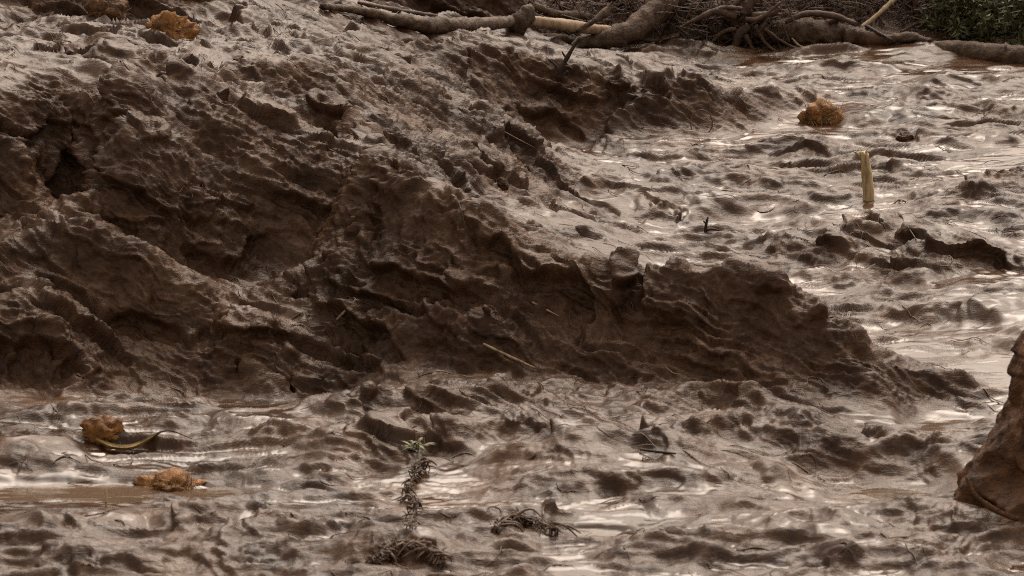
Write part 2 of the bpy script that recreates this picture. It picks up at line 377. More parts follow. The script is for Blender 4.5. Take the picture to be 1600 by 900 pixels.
# let the rows of the sheet crowd where the mud is steep, so that faces keep their detail
ra, rb_ = np.searchsorted(rows, [46.5, 96.5])
seg_y, seg_z = Y[ra:rb_], Z[ra:rb_]
ds = np.sqrt((.46 * np.diff(seg_y, axis=0)) ** 2 + np.diff(seg_z, axis=0) ** 2)
kk = np.ones(25) / 25
for j in range(2):
    pad = np.pad(ds, ((0, 0), (12, 12)), 'edge'); cs = np.cumsum(np.pad(pad, ((0, 0), (1, 0))), axis=1)
    ds = (cs[:, 25:] - cs[:, :-25]) / 25
arc = np.concatenate([np.zeros((1, NC)), np.cumsum(ds, 0)], 0)
nY = np.empty_like(seg_y); nZ = np.empty_like(seg_z)
uu = np.linspace(0, 1, rb_ - ra)
for j in range(NC):
    yj = np.interp(uu * arc[-1, j], arc[:, j], seg_y[:, j])
    nY[:, j] = yj; nZ[:, j] = np.interp(yj, seg_y[:, j], seg_z[:, j])
Y[ra:rb_] = nY; Z[ra:rb_] = nZ
X = np.interp(Y, rows, wide) * cols[None, :]
Y0 = Y.copy()
edge = sstep(1.26, 1.1, np.abs(cols))[None, :] * sstep(45.8, 47.5, Y) * sstep(97, 95, Y)

def poly_mask(cx_, cy_, pts):
    """inside of a polygon on the ground"""
    w = np.zeros(cx_.shape, bool)
    n = len(pts)
    for i in range(n):
        x0, y0 = pts[i]; x1, y1 = pts[(i + 1) % n]
        c = ((y0 > cy_) != (y1 > cy_)) & (cx_ < (x1 - x0) * (cy_ - y0) / (y1 - y0 + 1e-12) + x0)
        w ^= c
    return w


# how much of a spot is bank (steep, clotted) and how much is wet flat
gy_, gx_ = np.gradient(Z)
dX = np.gradient(X, axis=1); dY = np.gradient(Y, axis=0); sY = np.gradient(Y, axis=1)
zy = gy_ / dY; zx = (gx_ - zy * sY) / dX
slope = np.hypot(zx, zy)
fore = np.array([tuple(P(a, b)[:2]) for a, b in [(0, 632), (330, 640), (450, 640), (560, 622), (800, 606), (1100, 606), (1250, 640), (1390, 664), (1545, 622)]])
front_y = np.interp(X, fore[:, 0], fore[:, 1])
high = sstep(.35, 1.1, Z + .2 * n2(X * .8, Y * .8))
bank = np.clip(high + .9 * sstep(.25, .6, slope), 0, 1)
terr = [tuple(P(*p, .15)[:2]) for p in [(470, 640), (700, 615), (1100, 610), (1300, 650), (1395, 670), (1360, 722), (1230, 740), (1100, 735), (980, 725), (900, 700), (760, 690), (640, 722), (520, 712)]]
wob = n2(X * .9, Y * .9)
bank = np.maximum(bank, .62 * poly_mask(X + .35 * wob, Y + .5 * n2(X * .9 + 5, Y * .9), terr))
for _ in range(5):
    bank = (bank + np.roll(bank, 5, 0) + np.roll(bank, -5, 0) + np.roll(bank, 5, 1) + np.roll(bank, -5, 1)) / 5
bank *= edge
flat = edge * (1 - bank)

slope_b = slope.copy()
for s_ in (2, 4, 6):
    slope_b = (slope_b + np.roll(slope_b, s_, 0) + np.roll(slope_b, -s_, 0) + np.roll(slope_b, s_, 1) + np.roll(slope_b, -s_, 1)) / 5
# choppy slurry of the flats
i0 = np.where(rows > 46)[0][0]; i1 = np.where(rows < 97)[0][-1]
j0 = np.where(cols > -1.24)[0][0]; j1 = np.where(cols < 1.24)[0][-1]
S = np.s_[i0:i1, j0:j1]
x, y = X[S].astype(np.float32), Y[S].astype(np.float32)
z = Z[S].astype(np.float32)
wx = x + .22 * n2(x * .9, y * .9) + .07 * n2(x * 3.1 + 4, y * 3.1) + .03 * n3(x * 9 + 4, y * 9, z * 9)
wy = y + .22 * n2(x * .9 + 31, y * .9) + .07 * n2(x * 3.1, y * 3.1 + 7) + .03 * n3(x * 9, y * 9 + 7, z * 9)
patch = sstep(-.4, .4, n2(x * .37 + 3, y * .2) + .55 * n2(x * 1.1, y * .7 + 8))          # rough and smooth stretches
patch = np.clip(patch + .55 * sstep(52.0, 50.3, y) * sstep(-.5, .2, n2(x * .5 + 9, y * .4)), 0, 1)


def ridged3(x, y, z, octs, gain=.55):
    s = np.zeros_like(x); a = 1.0; w = np.ones_like(x)
    for k in range(octs):
        r = np.clip(1 - np.abs(n3(x + 17.3 * k, y - 9.1 * k, z)) * 1.6, 0, 1) ** 2
        s += a * (r * w - .3)
        w = np.clip(r * 1.6, .25, 1); x = x * 2.07; y = y * 2.07; z = z * 2.07; a *= gain
    return s


f = flat[S]
big = ridged2(wx * .38, wy * .8, 2)


def rope(u, v, w=None):
    n_ = n2(u, v) if w is None else n3(u, v, w)
    return 1 - np.sqrt(n_ * n_ + .0025) * 2.4


r1 = rope(wx * .34 + 7, wy * 1.6)
r2_ = rope(wx * .62 + 70, wy * 3.2)
z1 = z + (f * (.09 * big + .05 * r1 + .03 * r2_)).astype(np.float32)
r3 = rope(wx * 1.3 + 3, wy * 6.4, z1 * 5)
r4 = rope(wx * 3.2 + 3, wy * 12, z1 * 10)
fin = r3
clod = np.maximum(n3(wx * 1.7, wy * 3.1 + 50, z1 * 4) - .22, 0) + .25 * np.maximum(n3(wx * 4.4, wy * 8.4 + 50, z1 * 9) - .2, 0)
amp = .75 + 1.25 * patch
rel = .10 * big + amp * (.036 * r1 + .032 * r2_ + .019 * r3 + .007 * r4) + (.04 + .08 * patch) * clod
lvl = np.quantile(rel[f > .5], .52) + .045 * (.45 - patch) + .02 * n2(x * .8 + 20, y * .8)
t_ = (rel - lvl) / .008
film = sstep(.8, -.6, t_)                                          # a skin of water lies in the low spots
relf = lvl + .008 * np.where(t_ > 20, t_, np.log1p(np.exp(np.clip(t_, -30, 20))))
f = flat[S]
relf = relf + film * amp * (.009 * r2_ + .009 * r3 + .0035 * r4)
Z[S] += f * relf
film_full = np.zeros_like(Z); film_full[S] = film * f * sstep(.3, .12, slope[S])

# clotted, stringy mud of the banks: pushed along the surface normal, so lips overhang
Zs = Z.copy()
for s_ in (1, 2):
    Zs = (Zs + np.roll(Zs, s_, 0) + np.roll(Zs, -s_, 0) + np.roll(Zs, s_, 1) + np.roll(Zs, -s_, 1)) / 5
gy_, gx_ = np.gradient(Zs)
zy = gy_ / dY; zx = (gx_ - zy * sY) / dX
nx, ny = -zx[S], -zy[S]
ln = np.sqrt(nx * nx + ny * ny + 1); nx, ny, nz = nx / ln, ny / ln, 1 / ln
z = Z[S].astype(np.float32)
# strand direction on the bank: down to the right, as the mud slumped
d1 = np.array((.86, -.28, -.42)); d1 /= np.linalg.norm(d1)
d2 = np.cross(d1, (0, 0, 1.0)); d2 /= np.linalg.norm(d2)
d3 = np.cross(d2, d1)
twist = .35 * n3(x * .35, y * .35, z * .5)
ax = x * d1[0] + y * d1[1] + z * d1[2]
bx = x * d2[0] + y * d2[1] + z * d2[2] + twist
cx = x * d3[0] + y * d3[1] + z * d3[2] + 1.2 * twist
wa = .12 * n3(x * 1.6, y * 1.6, z * 1.6); wb_ = .12 * n3(x * 1.6 + 9, y * 1.6, z * 1.6 + 4)
w2 = .035 * n3(x * 5, y * 5 + 3, z * 5)
ax = ax + wa; bx = bx + wb_ + w2; cx = cx + wa - wb_ + w2
def lips(c, soft):
    """one overlapping lap after another: a sharp lower lip, fading upward"""
    fr = c - np.floor(c)
    return (1 - fr) * sstep(0, soft, fr)


disp = np.zeros_like(z)
lumpy = 1 - np.abs(n3(ax * .40, bx * .9, cx * .9)) * 2.2
disp += .10 * (lumpy - .4)
am1 = sstep(-.25, .4, n3(ax * .45 + 3, bx * .8, cx * .8 + 20))
laps = lips(cx / .66 + 1.6 * n3(ax * .36, bx * .6 + 2, cx * .5) + .4 * n3(ax * 1.2, bx * 1.7, cx * 1.4) + .10 * n3(x * 5, y * 5, z * 5), .12)
disp += .33 * (laps - .4) * am1
am2 = sstep(-.2, .4, n3(ax * .8 + 13, bx * 1.6, cx * 1.6 + 20))
laps2 = lips(cx / .25 + 1.7 * n3(ax * .55, bx * 1.1 + 2, cx * .9 + 9) + .35 * n3(ax * 2.2, bx * 4, cx * 3.5) + .15 * n3(x * 10, y * 10, z * 10 + 5), .2)
disp += .13 * (laps2 - .4) * am2
rough = sstep(-.35, .4, n3(x * .7, y * .7, z * .7 + 11)) * .75 + .25
st = 1 - np.abs(n3(ax * .7 + 9, bx * 4.2, cx * 4.8)) * 2.2
disp += .07 * (st - .4) * (.5 + .5 * rough)
st2 = 1 - np.abs(n3(ax * 1.4 + 9, bx * 9, cx * 10.5)) * 2.2
face = .22 + .78 * sstep(.3, .9, slope_b[S])                      # the finest relief stands only on the steep faces
disp += .042 * (st2 - .4) * (.4 + .6 * rough) * (.35 + .65 * face)
st3 = 1 - np.abs(n3(ax * 3 + 9, bx * 18, cx * 20)) * 2.2
disp += .026 * (st3 - .4) * face
clot = np.maximum(n3(x * 4.2 + 8, y * 4.2, z * 4.2) - .1, 0) + .6 * np.maximum(n3(x * 9 + 8, y * 9, z * 9) - .05, 0)
disp += .055 * clot * rough ** 2 * (.4 + .6 * face)
disp += (.024 * n3(x * 6, y * 6, z * 6) * (.4 + .6 * face) + .026 * n3(x * 13, y * 13, z * 13 + 3) * face) * rough ** 2 + .016 * face * n3(x * 21, y * 21, z * 21)
bk = bank[S]
disp = (disp * bk).astype(np.float64)
X[S] += disp * nx; Y[S] += disp * ny * .9; Z[S] += disp * nz

# pools: the mud is pressed flat just below their level
pools = [  # photo centre x, y, half width, half height (photo), level, what it is
    ('puddle', 150, 772, 260, 21, .0, 'long brown puddle on the left with an orange clod in it'),
    ('puddle', 905, 838, 85, 14, .03, 'small bright puddle in the foreground beside the dark clump'),
    ('puddle', 1360, 770, 170, 34, .0, 'wide bright puddle in front of the tip of the mud bank'),
    ('puddle', 1470, 668, 90, 18, .03, 'narrow puddle between the bank tip and the tall stump'),
    ('puddle', 1180, 352, 110, 15, .0, 'bright puddle in the middle of the flat beside the black twig'),
    ('puddle', 1230, 425, 150, 24, -.02, 'shiny shallow water just behind the crest of the bank'),
    ('puddle', 1460, 540, 150, 40, -.04, 'shiny shallow water behind the tip of the bank'),
]
pool_objs = []
for name, a, b, hw, hh, lev, lab in pools:
    c = P(a, b, lev); ex = abs(P(a + hw, b, lev)[0] - c[0]); ey = (P(a, b - hh, lev)[1] - P(a, b + hh, lev)[1]) / 2
    r = np.hypot((X - c[0]) / ex, (Y - c[1]) / ey) + .3 * n2(X * .9, Y * .5) + .15 * n2(X * 3, Y * 2)
    free = inside * (1 - bank)
    m = sstep(1.0, .6, r) * free
    Z += m * (lev - .022 + .7 * (Z - lev - .05) - Z)
    rim = sstep(1.0, 1.12, r) * sstep(1.6, 1.3, r) * free
    Z = np.where((rim > .02) & (Z < lev + .012 * rim), lev + .012 * rim + .2 * (Z - lev) * (1 - rim), Z)
    pool_objs.append((name, r < 1.25, lev, lab))

steep = sstep(.25, .7, slope_b)
wet = edge * np.clip(np.maximum(film_full, .34 * (1 - bank) + (.15 + .19 * (1 - steep)) * bank), 0, 1)
wet = np.where(inside, wet, .5)

# ------------------------------------------------------------------ materials
def new_mat(name):
    m = bpy.data.materials.new(name); m.use_nodes = True
    nt = m.node_tree; nt.nodes.clear()
    out = nt.nodes.new('ShaderNodeOutputMaterial'); bs = nt.nodes.new('ShaderNodeBsdfPrincipled')
    nt.links.new(bs.outputs[0], out.inputs['Surface'])
    return m, nt, bs


def node(nt, kind, **kw):
    n = nt.nodes.new(kind)
    for k, v in kw.items():
        if k in n.inputs:
            n.inputs[k].default_value = v
        else:
            setattr(n, k, v)
    return n


def ramp(nt, fac, stops):
    r = nt.nodes.new('ShaderNodeValToRGB')
    e = r.color_ramp.elements
    while len(e) < len(stops):
        e.new(.5)
    for i, (p, c) in enumerate(stops):
        e[i].position = p; e[i].color = (*c, 1) if len(c) == 3 else c
    nt.links.new(fac, r.inputs['Fac'])
    return r.outputs['Color']


def noise(nt, vec, scale, detail=4, rough=.6, dist=0.0):
    n = node(nt, 'ShaderNodeTexNoise', Scale=scale, Detail=detail, Roughness=rough, Distortion=dist)
    if vec is not None:
        nt.links.new(vec, n.inputs['Vector'])
    return n.outputs['Fac']


def mapping(nt, vec, rot=(0, 0, 0), scale=(1, 1, 1)):
    m = nt.nodes.new('ShaderNodeMapping')
    m.inputs['Rotation'].default_value = rot; m.inputs['Scale'].default_value = scale
    nt.links.new(vec, m.inputs['Vector'])
    return m.outputs[0]


def math_(nt, op, a, b):
    m = nt.nodes.new('ShaderNodeMath'); m.operation = op
    for i, v in enumerate((a, b)):
        if isinstance(v, (int, float)):
            m.inputs[i].default_value = v
        else:
            nt.links.new(v, m.inputs[i])
    return m.outputs[0]


def mud_material(name, cols, rough_lo, rough_hi, bump=.6, use_wet=False, spec=.5, fine_scale=1.0):
    """cols: four earth tones, dark to light"""
    m, nt, bs = new_mat(name)
    geo = nt.nodes.new('ShaderNodeTexCoord').outputs['Object']
    broad = noise(nt, geo, .6 * fine_scale, 4, .6, .8)
    fine = noise(nt, geo, 5.0 * fine_scale, 5, .68, .6)
    mix = math_(nt, 'ADD', math_(nt, 'MULTIPLY', broad, .55), math_(nt, 'MULTIPLY', fine, .45))
    c = ramp(nt, mix, [(.34, cols[0]), (.46, cols[1]), (.56, cols[2]), (.66, cols[3])])
    nt.links.new(c, bs.inputs['Base Color'])
    strand = noise(nt, mapping(nt, geo, (0, math.radians(25), math.radians(-18)), (4 * fine_scale, 22 * fine_scale, 22 * fine_scale)), 1.0, 2, .6, 1.0)
    grain = noise(nt, geo, 26 * fine_scale, 2, .6)
    ripple = noise(nt, mapping(nt, geo, (0, 0, .12), (6 * fine_scale, 12 * fine_scale, 10 * fine_scale)), 1.0, 3, .6, 1.4)
    h = math_(nt, 'ADD', math_(nt, 'MULTIPLY', grain, .5), math_(nt, 'MULTIPLY', ripple, .7))
    rg = noise(nt, geo, 2.3 * fine_scale, 4, .65)
    b = node(nt, 'ShaderNodeBump', Strength=bump, Distance=.034 / fine_scale)
    if use_wet:
        at = nt.nodes.new('ShaderNodeAttribute'); at.attribute_name = 'wet'
        w = at.outputs['Fac']
        dry = math_(nt, 'SUBTRACT', 1.0, w)
        h = math_(nt, 'ADD', h, math_(nt, 'MULTIPLY', strand, math_(nt, 'MULTIPLY', dry, .8)))
        rr = math_(nt, 'ADD', math_(nt, 'MULTIPLY', math_(nt, 'SUBTRACT', rg, .5), .35), math_(nt, 'ADD', rough_lo, math_(nt, 'MULTIPLY', dry, rough_hi - rough_lo)))
        nt.links.new(math_(nt, 'MULTIPLY', bump, math_(nt, 'POWER', dry, 2.6)), b.inputs['Strength'])
        nt.links.new(math_(nt, 'ADD', .12, math_(nt, 'MULTIPLY', w, .5)), bs.inputs['Specular IOR Level'])
    else:
        h = math_(nt, 'ADD', h, math_(nt, 'MULTIPLY', strand, .5))
        rr = math_(nt, 'ADD', math_(nt, 'MULTIPLY', rg, rough_hi - rough_lo), rough_lo)
        bs.inputs['Specular IOR Level'].default_value = spec
    nt.links.new(rr, bs.inputs['Roughness'])
    nt.links.new(h, b.inputs['Height'])
    nt.links.new(b.outputs[0], bs.inputs['Normal'])
    bs.inputs['IOR'].default_value = 1.42
    return m


MUD = [(.018, .0085, .0041), (.042, .0208, .0102), (.071, .0368, .0190), (.112, .0650, .0385)]
mud_mat = mud_material('wet mud', MUD, .15, .52, .8, True)

# ------------------------------------------------------------------ the mud as sheets: flat, bank, ridge
def sheet(name, sel, label, cat):
    """sel: faces (NR-1, NC-1)"""
    r, c = np.nonzero(sel)
    a = r * NC + c
    q = np.stack([a, a + 1, a + NC + 1, a + NC], 1)
    ids, inv = np.unique(q, return_inverse=True)
    inv = inv.reshape(q.shape).astype(np.int32)
    co = np.stack([X.ravel()[ids], Y.ravel()[ids], Z.ravel()[ids]], 1).astype(np.float32)
    me = bpy.data.meshes.new(name)
    me.vertices.add(len(ids)); me.vertices.foreach_set('co', co.ravel())
    me.loops.add(inv.size); me.loops.foreach_set('vertex_index', inv.ravel())
    me.polygons.add(len(inv)); me.polygons.foreach_set('loop_start', np.arange(0, inv.size, 4, dtype=np.int32))
    me.polygons.foreach_set('use_smooth', np.ones(len(inv), bool))
    at = me.attributes.new('wet', 'FLOAT', 'POINT'); at.data.foreach_set('value', wet.ravel()[ids].astype(np.float32))
    me.update(calc_edges=True)
    me.materials.append(mud_mat)
    o = bpy.data.objects.new(name, me); COL.objects.link(o)
    o['kind'] = 'structure'; o['label'] = label; o['category'] = cat
    return o


fx_, fy_ = .25 * (X[:-1, :-1] + X[1:, :-1] + X[:-1, 1:] + X[1:, 1:]), .25 * (Y[:-1, :-1] + Y[1:, :-1] + Y[:-1, 1:] + Y[1:, 1:])
wobx = fx_ + .25 * n2(fx_ * 1.1, fy_ * 1.1); woby = fy_ + .3 * n2(fx_ * 1.1 + 7, fy_ * 1.1)
bank_line = [hit0(*p) for p in [(-60, 634), (90, 632), (330, 641), (450, 645), (560, 672), (700, 664), (850, 660), (1000, 668), (1130, 690), (1250, 715), (1340, 710), (1390, 668), (1545, 622)]]
back_line = [P(*p, 0)[:2] for p in [(1500, 598), (1400, 560), (1300, 480), (1200, 440), (1050, 425), (950, 408), (880, 385), (830, 350)]]
bank_poly = [tuple(p) for p in bank_line] + [tuple(p) for p in back_line] + [(0.8, 70.5), (.6, 72.2), (-2.2, 74), (-3.0, 80), (-4, 97.2), (-60, 97.2), (-60, 58)]
ridge_poly = [(-2.2, 74.05), (.6, 75.4), (2.2, 75.7), (3.7, 75.8), (4.6, 76.6), (4.5, 78.7), (3.5, 79.6), (1.5, 79.6), (-.2, 79.4), (-1.6, 80.5), (-2.9, 80.2)]
in_bank = poly_mask(wobx, woby, bank_poly)
in_ridge = poly_mask(wobx, woby, ridge_poly) & ~in_bank
mud_flat = sheet('mud_flat', ~in_bank & ~in_ridge, 'wet brown mud flat around the bank, shining with shallow water', 'mud')
mud_bank = sheet('mud_bank', in_bank, 'tall dark mud bank slumping from upper left down to the right', 'mud bank')
mud_ridge = sheet('mud_ridge', in_ridge, 'long low mud ridge behind the bank below the fallen logs', 'mud ridge')
# ------------------------------------------------------------------ water in the hollows
wm, nt, bs = new_mat('muddy water')
geo = nt.nodes.new('ShaderNodeTexCoord').outputs['Object']
nt.links.new(ramp(nt, noise(nt, geo, .8, 3), [(.3, (.085, .055, .034)), (.7, (.12, .08, .052))]), bs.inputs['Base Color'])
bs.inputs['Roughness'].default_value = .09
bs.inputs['IOR'].default_value = 1.36
b = node(nt, 'ShaderNodeBump', Strength=.32, Distance=.025)
nt.links.new(noise(nt, mapping(nt, geo, (0, 0, 0), (.8, 3, 1)), 1.6, 3, .5, .8), b.inputs['Height'])
nt.links.new(b.outputs[0], bs.inputs['Normal'])
for name, near, lev, lab in pool_objs:
    low = near & (Z < lev)
    cell = low[:-1, :-1] | low[1:, :-1] | low[:-1, 1:] | low[1:, 1:]
    r, c = np.nonzero(cell)
    q = np.stack([r * NC + c, r * NC + c + 1, (r + 1) * NC + c + 1, (r + 1) * NC + c], 1)
    ids, inv = np.unique(q, return_inverse=True)
    co = np.stack([X.ravel()[ids], Y.ravel()[ids], np.full(len(ids), lev)], 1)
    me = bpy.data.meshes.new(name)
    me.from_pydata(co.tolist(), [], inv.reshape(q.shape).tolist()); me.materials.append(wm)
    bm = bmesh.new(); bm.from_mesh(me)
    bmesh.ops.dissolve_limit(bm, angle_limit=.01, verts=bm.verts, edges=bm.edges)
    bm.to_mesh(me); bm.free()
    o = bpy.data.objects.new(name, me); COL.objects.link(o)
    o['kind'] = 'structure'; o['label'] = lab; o['category'] = 'puddle'

# ------------------------------------------------------------------ builders for the things lying about
def zt(px_x, py_y):
    """height of the finished mud surface"""
    xx = np.atleast_1d(np.asarray(px_x, float)); yy = np.atleast_1d(np.asarray(py_y, float))
    r = np.clip((yy - 46.0) / .03, 0, len(REG) - 1.001)
    wd = np.interp(yy, rows, wide)
    c = np.clip(np.interp(xx / wd, cols, np.arange(NC)), 0, NC - 1.001)
    i = r.astype(int); j = c.astype(int); fr = r - i; fc = c - j
    return ZR[i, j] * (1 - fr) * (1 - fc) + ZR[i + 1, j] * fr * (1 - fc) + ZR[i, j + 1] * (1 - fr) * fc + ZR[i + 1, j + 1] * fr * fc


REG = np.arange(46.0, 97.0, .03)
ZR = np.empty((len(REG), NC))
for j in range(NC):
    ZR[:, j] = np.interp(REG, np.maximum.accumulate(Y[:, j]), Z[:, j])


def hit(px, py):
    dx, dz = ray(px, py)
    ys = np.arange(46.5, 96, 0.02)
    g = zt(dx * ys, ys) - (CAM_H + dz * ys)
    k = int(np.argmax(g > 0)) if (g > 0).any() else len(ys) - 1
    return np.array((dx * ys[k], ys[k], float(zt(dx * ys[k], ys[k])[0])))


def ppm(y):
    """photo pixels to a metre at that depth"""
    return 800 / TH / (y / CP) 


def mesh_obj(name, verts, faces, mat, parent=None, smooth=True):
    me = bpy.data.meshes.new(name)
    me.from_pydata([tuple(map(float, v)) for v in verts], [], faces)
    if smooth:
        me.polygons.foreach_set('use_smooth', [True] * len(me.polygons))
    me.materials.append(mat)
    o = bpy.data.objects.new(name, me); COL.objects.link(o)
    if parent is not None:
        o.parent = parent
        o.matrix_parent_inverse = parent.matrix_world.inverted()
    return o


def thing(name, label, cat, loc, group=None):
    o = bpy.data.objects.new(name, None); COL.objects.link(o)
    o.location = tuple(map(float, loc)); o.empty_display_size = .2
    bpy.context.view_layer.update()
    return tag(o, label, cat, group)


def tag(o, label, cat, group=None):
    o['label'] = label; o['category'] = cat
    if group:
        o['group'] = group
    return o


def smooth_line(pts, rad, n):
    c = np.array(pts, float); r = np.array(rad, float)
    t = np.linspace(0, len(c) - 1, n); k = np.clip(t.astype(int), 0, len(c) - 2); f = (t - k)
    g = lambda a, i: a[np.clip(i, 0, len(a) - 1)]
    def cr(a):
        p0, p1, p2, p3 = g(a, k - 1), g(a, k), g(a, k + 1), g(a, k + 2)
        ff = f[:, None] if a.ndim > 1 else f
        return .5 * (2 * p1 + (p2 - p0) * ff + (2 * p0 - 5 * p1 + 4 * p2 - p3) * ff ** 2 + (3 * p1 - p0 - 3 * p2 + p3) * ff ** 3)
    return cr(c), np.maximum(cr(r), .001)


def tube(pts, rad, seg=10, n=30, rough=.12, seed=0, freq=5.0, jag=0.0):
    """a knotty tapering limb through the points; returns verts, faces"""
    c, r = smooth_line(pts, rad, n)
    t = np.gradient(c, axis=0); t /= np.linalg.norm(t, axis=1)[:, None] + 1e-9
    up = np.array((0, 0, 1.0)) if abs(t[0, 2]) < .9 else np.array((1.0, 0, 0))
    u = np.cross(t, up); u /= np.linalg.norm(u, axis=1)[:, None] + 1e-9
    v = np.cross(u, t)
    an = np.linspace(0, 2 * math.pi, seg, endpoint=False)
    dirs = u[:, None, :] * np.cos(an)[None, :, None] + v[:, None, :] * np.sin(an)[None, :, None]
    base = c[:, None, :] + dirs * r[:, None, None]
    k = n3(base[..., 0] * freq + seed * 7.1, base[..., 1] * freq, base[..., 2] * freq) + .5 * n3(base[..., 0] * freq * 2.7 + seed, base[..., 1] * freq * 2.7, base[..., 2] * freq * 2.7)
    p = c[:, None, :] + dirs * (r[:, None] * (1 + rough * 1.6 * k))[..., None]
    if jag:
        p[-1] += t[-1][None] * (rng.uniform(-1, 1, seg) * jag)[:, None]
        p[0] -= t[0][None] * (rng.uniform(-1, 1, seg) * jag * .6)[:, None]
    V = p.reshape(-1, 3).tolist(); F = []
    for i in range(n - 1):
        for j in range(seg):
            a, b = i * seg + j, i * seg + (j + 1) % seg
            F.append((a, b, b + seg, a + seg))
    V += [(c[0] - t[0] * r[0] * .25).tolist(), (c[-1] + t[-1] * r[-1] * .25).tolist()]
    m = n * seg
    for j in range(seg):
        F.append((m, (j + 1) % seg, j)); F.append((m + 1, (n - 1) * seg + j, (n - 1) * seg + (j + 1) % seg))
    return V, F


def lump(c, rx, ry, rz, seed=0, rough=.35, sub=4, freq=1.4, peak=0.0):
    """an uneven clod"""
    bm = bmesh.new(); bmesh.ops.create_icosphere(bm, subdivisions=sub, radius=1)
    d = np.array([v.co[:] for v in bm.verts]); F = [tuple(v.index for v in f.verts) for f in bm.faces]; bm.free()
    q = d * freq + seed * 3.7
    k = n3(q[:, 0], q[:, 1], q[:, 2]) + .55 * (1 - 2 * np.abs(n3(q[:, 0] * 2.3, q[:, 1] * 2.3, q[:, 2] * 2.3))) + .35 * n3(q[:, 0] * 5, q[:, 1] * 5, q[:, 2] * 5) + .22 * n3(q[:, 0] * 10, q[:, 1] * 10, q[:, 2] * 10)
    s = 1 + rough * k
    if peak:
        s *= 1 + peak * np.clip(d[:, 2], 0, 1) ** 3
    p = d * s[:, None] * np.array((rx, ry, rz)) + np.array(c)
    return p, F


def fibres(lines, rad):
    """many thin three-sided strands joined into one mesh: lines (n, k, 3)"""
    L = np.asarray(lines, float); n, k, _ = L.shape
    r = np.broadcast_to(np.asarray(rad, float), (n,))
    t = np.gradient(L, axis=1); t /= np.linalg.norm(t, axis=2)[..., None] + 1e-9
    u = np.cross(t, np.array((.13, .2, 1.0))); u /= np.linalg.norm(u, axis=2)[..., None] + 1e-9
    v = np.cross(u, t)
    prof = np.interp(np.linspace(0, 1, k), [0, .15, .7, 1], [.6, 1, .85, .25])
    rr = (r[:, None] * prof[None])[..., None]
    rings = np.stack([L + rr * (math.cos(a) * u + math.sin(a) * v) for a in (math.pi / 2, math.pi / 2 + 2.094, math.pi / 2 + 4.189)], 2)
    V = rings.reshape(-1, 3)
    base = (np.arange(n) * k * 3)[:, None, None] + (np.arange(k - 1) * 3)[None, :, None]
    f = []
    for a in range(3):
        b = (a + 1) % 3
        f.append(np.stack([base[..., 0] + a, base[..., 0] + b, base[..., 0] + 3 + b, base[..., 0] + 3 + a], -1).reshape(-1, 4))
    return V, np.concatenate(f)


def fast_mesh(name, V, Q, mat, parent=None, smooth=False):
    V = np.asarray(V, np.float32); Q = np.asarray(Q, np.int32)
    me = bpy.data.meshes.new(name)
    me.vertices.add(len(V)); me.vertices.foreach_set('co', V.ravel())
    me.loops.add(Q.size); me.loops.foreach_set('vertex_index', Q.ravel())
    me.polygons.add(len(Q)); me.polygons.foreach_set('loop_start', np.arange(0, Q.size, Q.shape[1], dtype=np.int32))
    if smooth:
        me.polygons.foreach_set('use_smooth', np.ones(len(Q), bool))
    me.update(calc_edges=True); me.materials.append(mat)
    o = bpy.data.objects.new(name, me); COL.objects.link(o)
    if parent is not None:
        o.parent = parent; o.matrix_parent_inverse = parent.matrix_world.inverted()
    return o


def simple_mat(name, stops, scale, rough, bump=.5, stretch=(1, 1, 1), dist=.02, spec=.3, detail=4):
    m, nt, bs = new_mat(name)
    geo = nt.nodes.new('ShaderNodeTexCoord').outputs['Object']
    vec = mapping(nt, geo, (0, 0, 0), stretch)
    f = noise(nt, vec, scale, detail, .65, .5)
    nt.links.new(ramp(nt, f, stops), bs.inputs['Base Color'])
    bs.inputs['Roughness'].default_value = rough
    bs.inputs['Specular IOR Level'].default_value = spec
    if bump:
        b = node(nt, 'ShaderNodeBump', Strength=bump, Distance=dist)
        nt.links.new(noise(nt, vec, scale * 2.2, detail, .65, .4), b.inputs['Height'])
        nt.links.new(b.outputs[0], bs.inputs['Normal'])
    return m


clod_mat = mud_material('clod mud', MUD, .35, .6, .8, False, .25, 1.2)
stump_mat = mud_material('caked mud', [(.024, .0105, .0042), (.066, .029, .0115), (.11, .050, .020), (.145, .076, .036)], .45, .65, .8, False, .22, .8)
bark_mat = simple_mat('muddy bark', [(.3, (.016, .009, .005)), (.46, (.055, .031, .017)), (.6, (.105, .066, .038)), (.75, (.17, .12, .08))], 5, .62, 1.0, (1, 1, 1), .05, .25, 5)
pale_wood = simple_mat('bare wood', [(.3, (.16, .10, .055)), (.55, (.32, .23, .14)), (.75, (.42, .33, .22))], 9, .6, .6, (1, 1, .25), .015)
yellow_wood = simple_mat('stake wood', [(.3, (.18, .12, .06)), (.5, (.42, .31, .16)), (.7, (.56, .46, .27))], 14, .6, .7, (1, 1, .12), .012)
dark_twig = simple_mat('dark twig', [(.35, (.012, .007, .005)), (.65, (.05, .03, .02))], 12, .6, .4)
root_mat = simple_mat('muddy root', [(.3, (.03, .016, .009)), (.55, (.075, .042, .026)), (.75, (.13, .085, .058))], 9, .6, .6)
ochre_mat = simple_mat('ochre clay', [(.3, (.025, .012, .006)), (.46, (.075, .034, .012)), (.6, (.15, .068, .022)), (.75, (.07, .042, .026))], 6, .65, .9, (1, 1, 1), .05)
gold_mat = simple_mat('golden clay', [(.3, (.035, .017, .008)), (.46, (.17, .072, .019)), (.6, (.32, .145, .036)), (.75, (.15, .09, .05))], 6, .65, .9, (1, 1, 1), .05)
pale_straw = simple_mat('pale straw', [(.3, (.12, .07, .03)), (.55, (.28, .165, .075)), (.75, (.42, .28, .15))], 8, .65, 0)
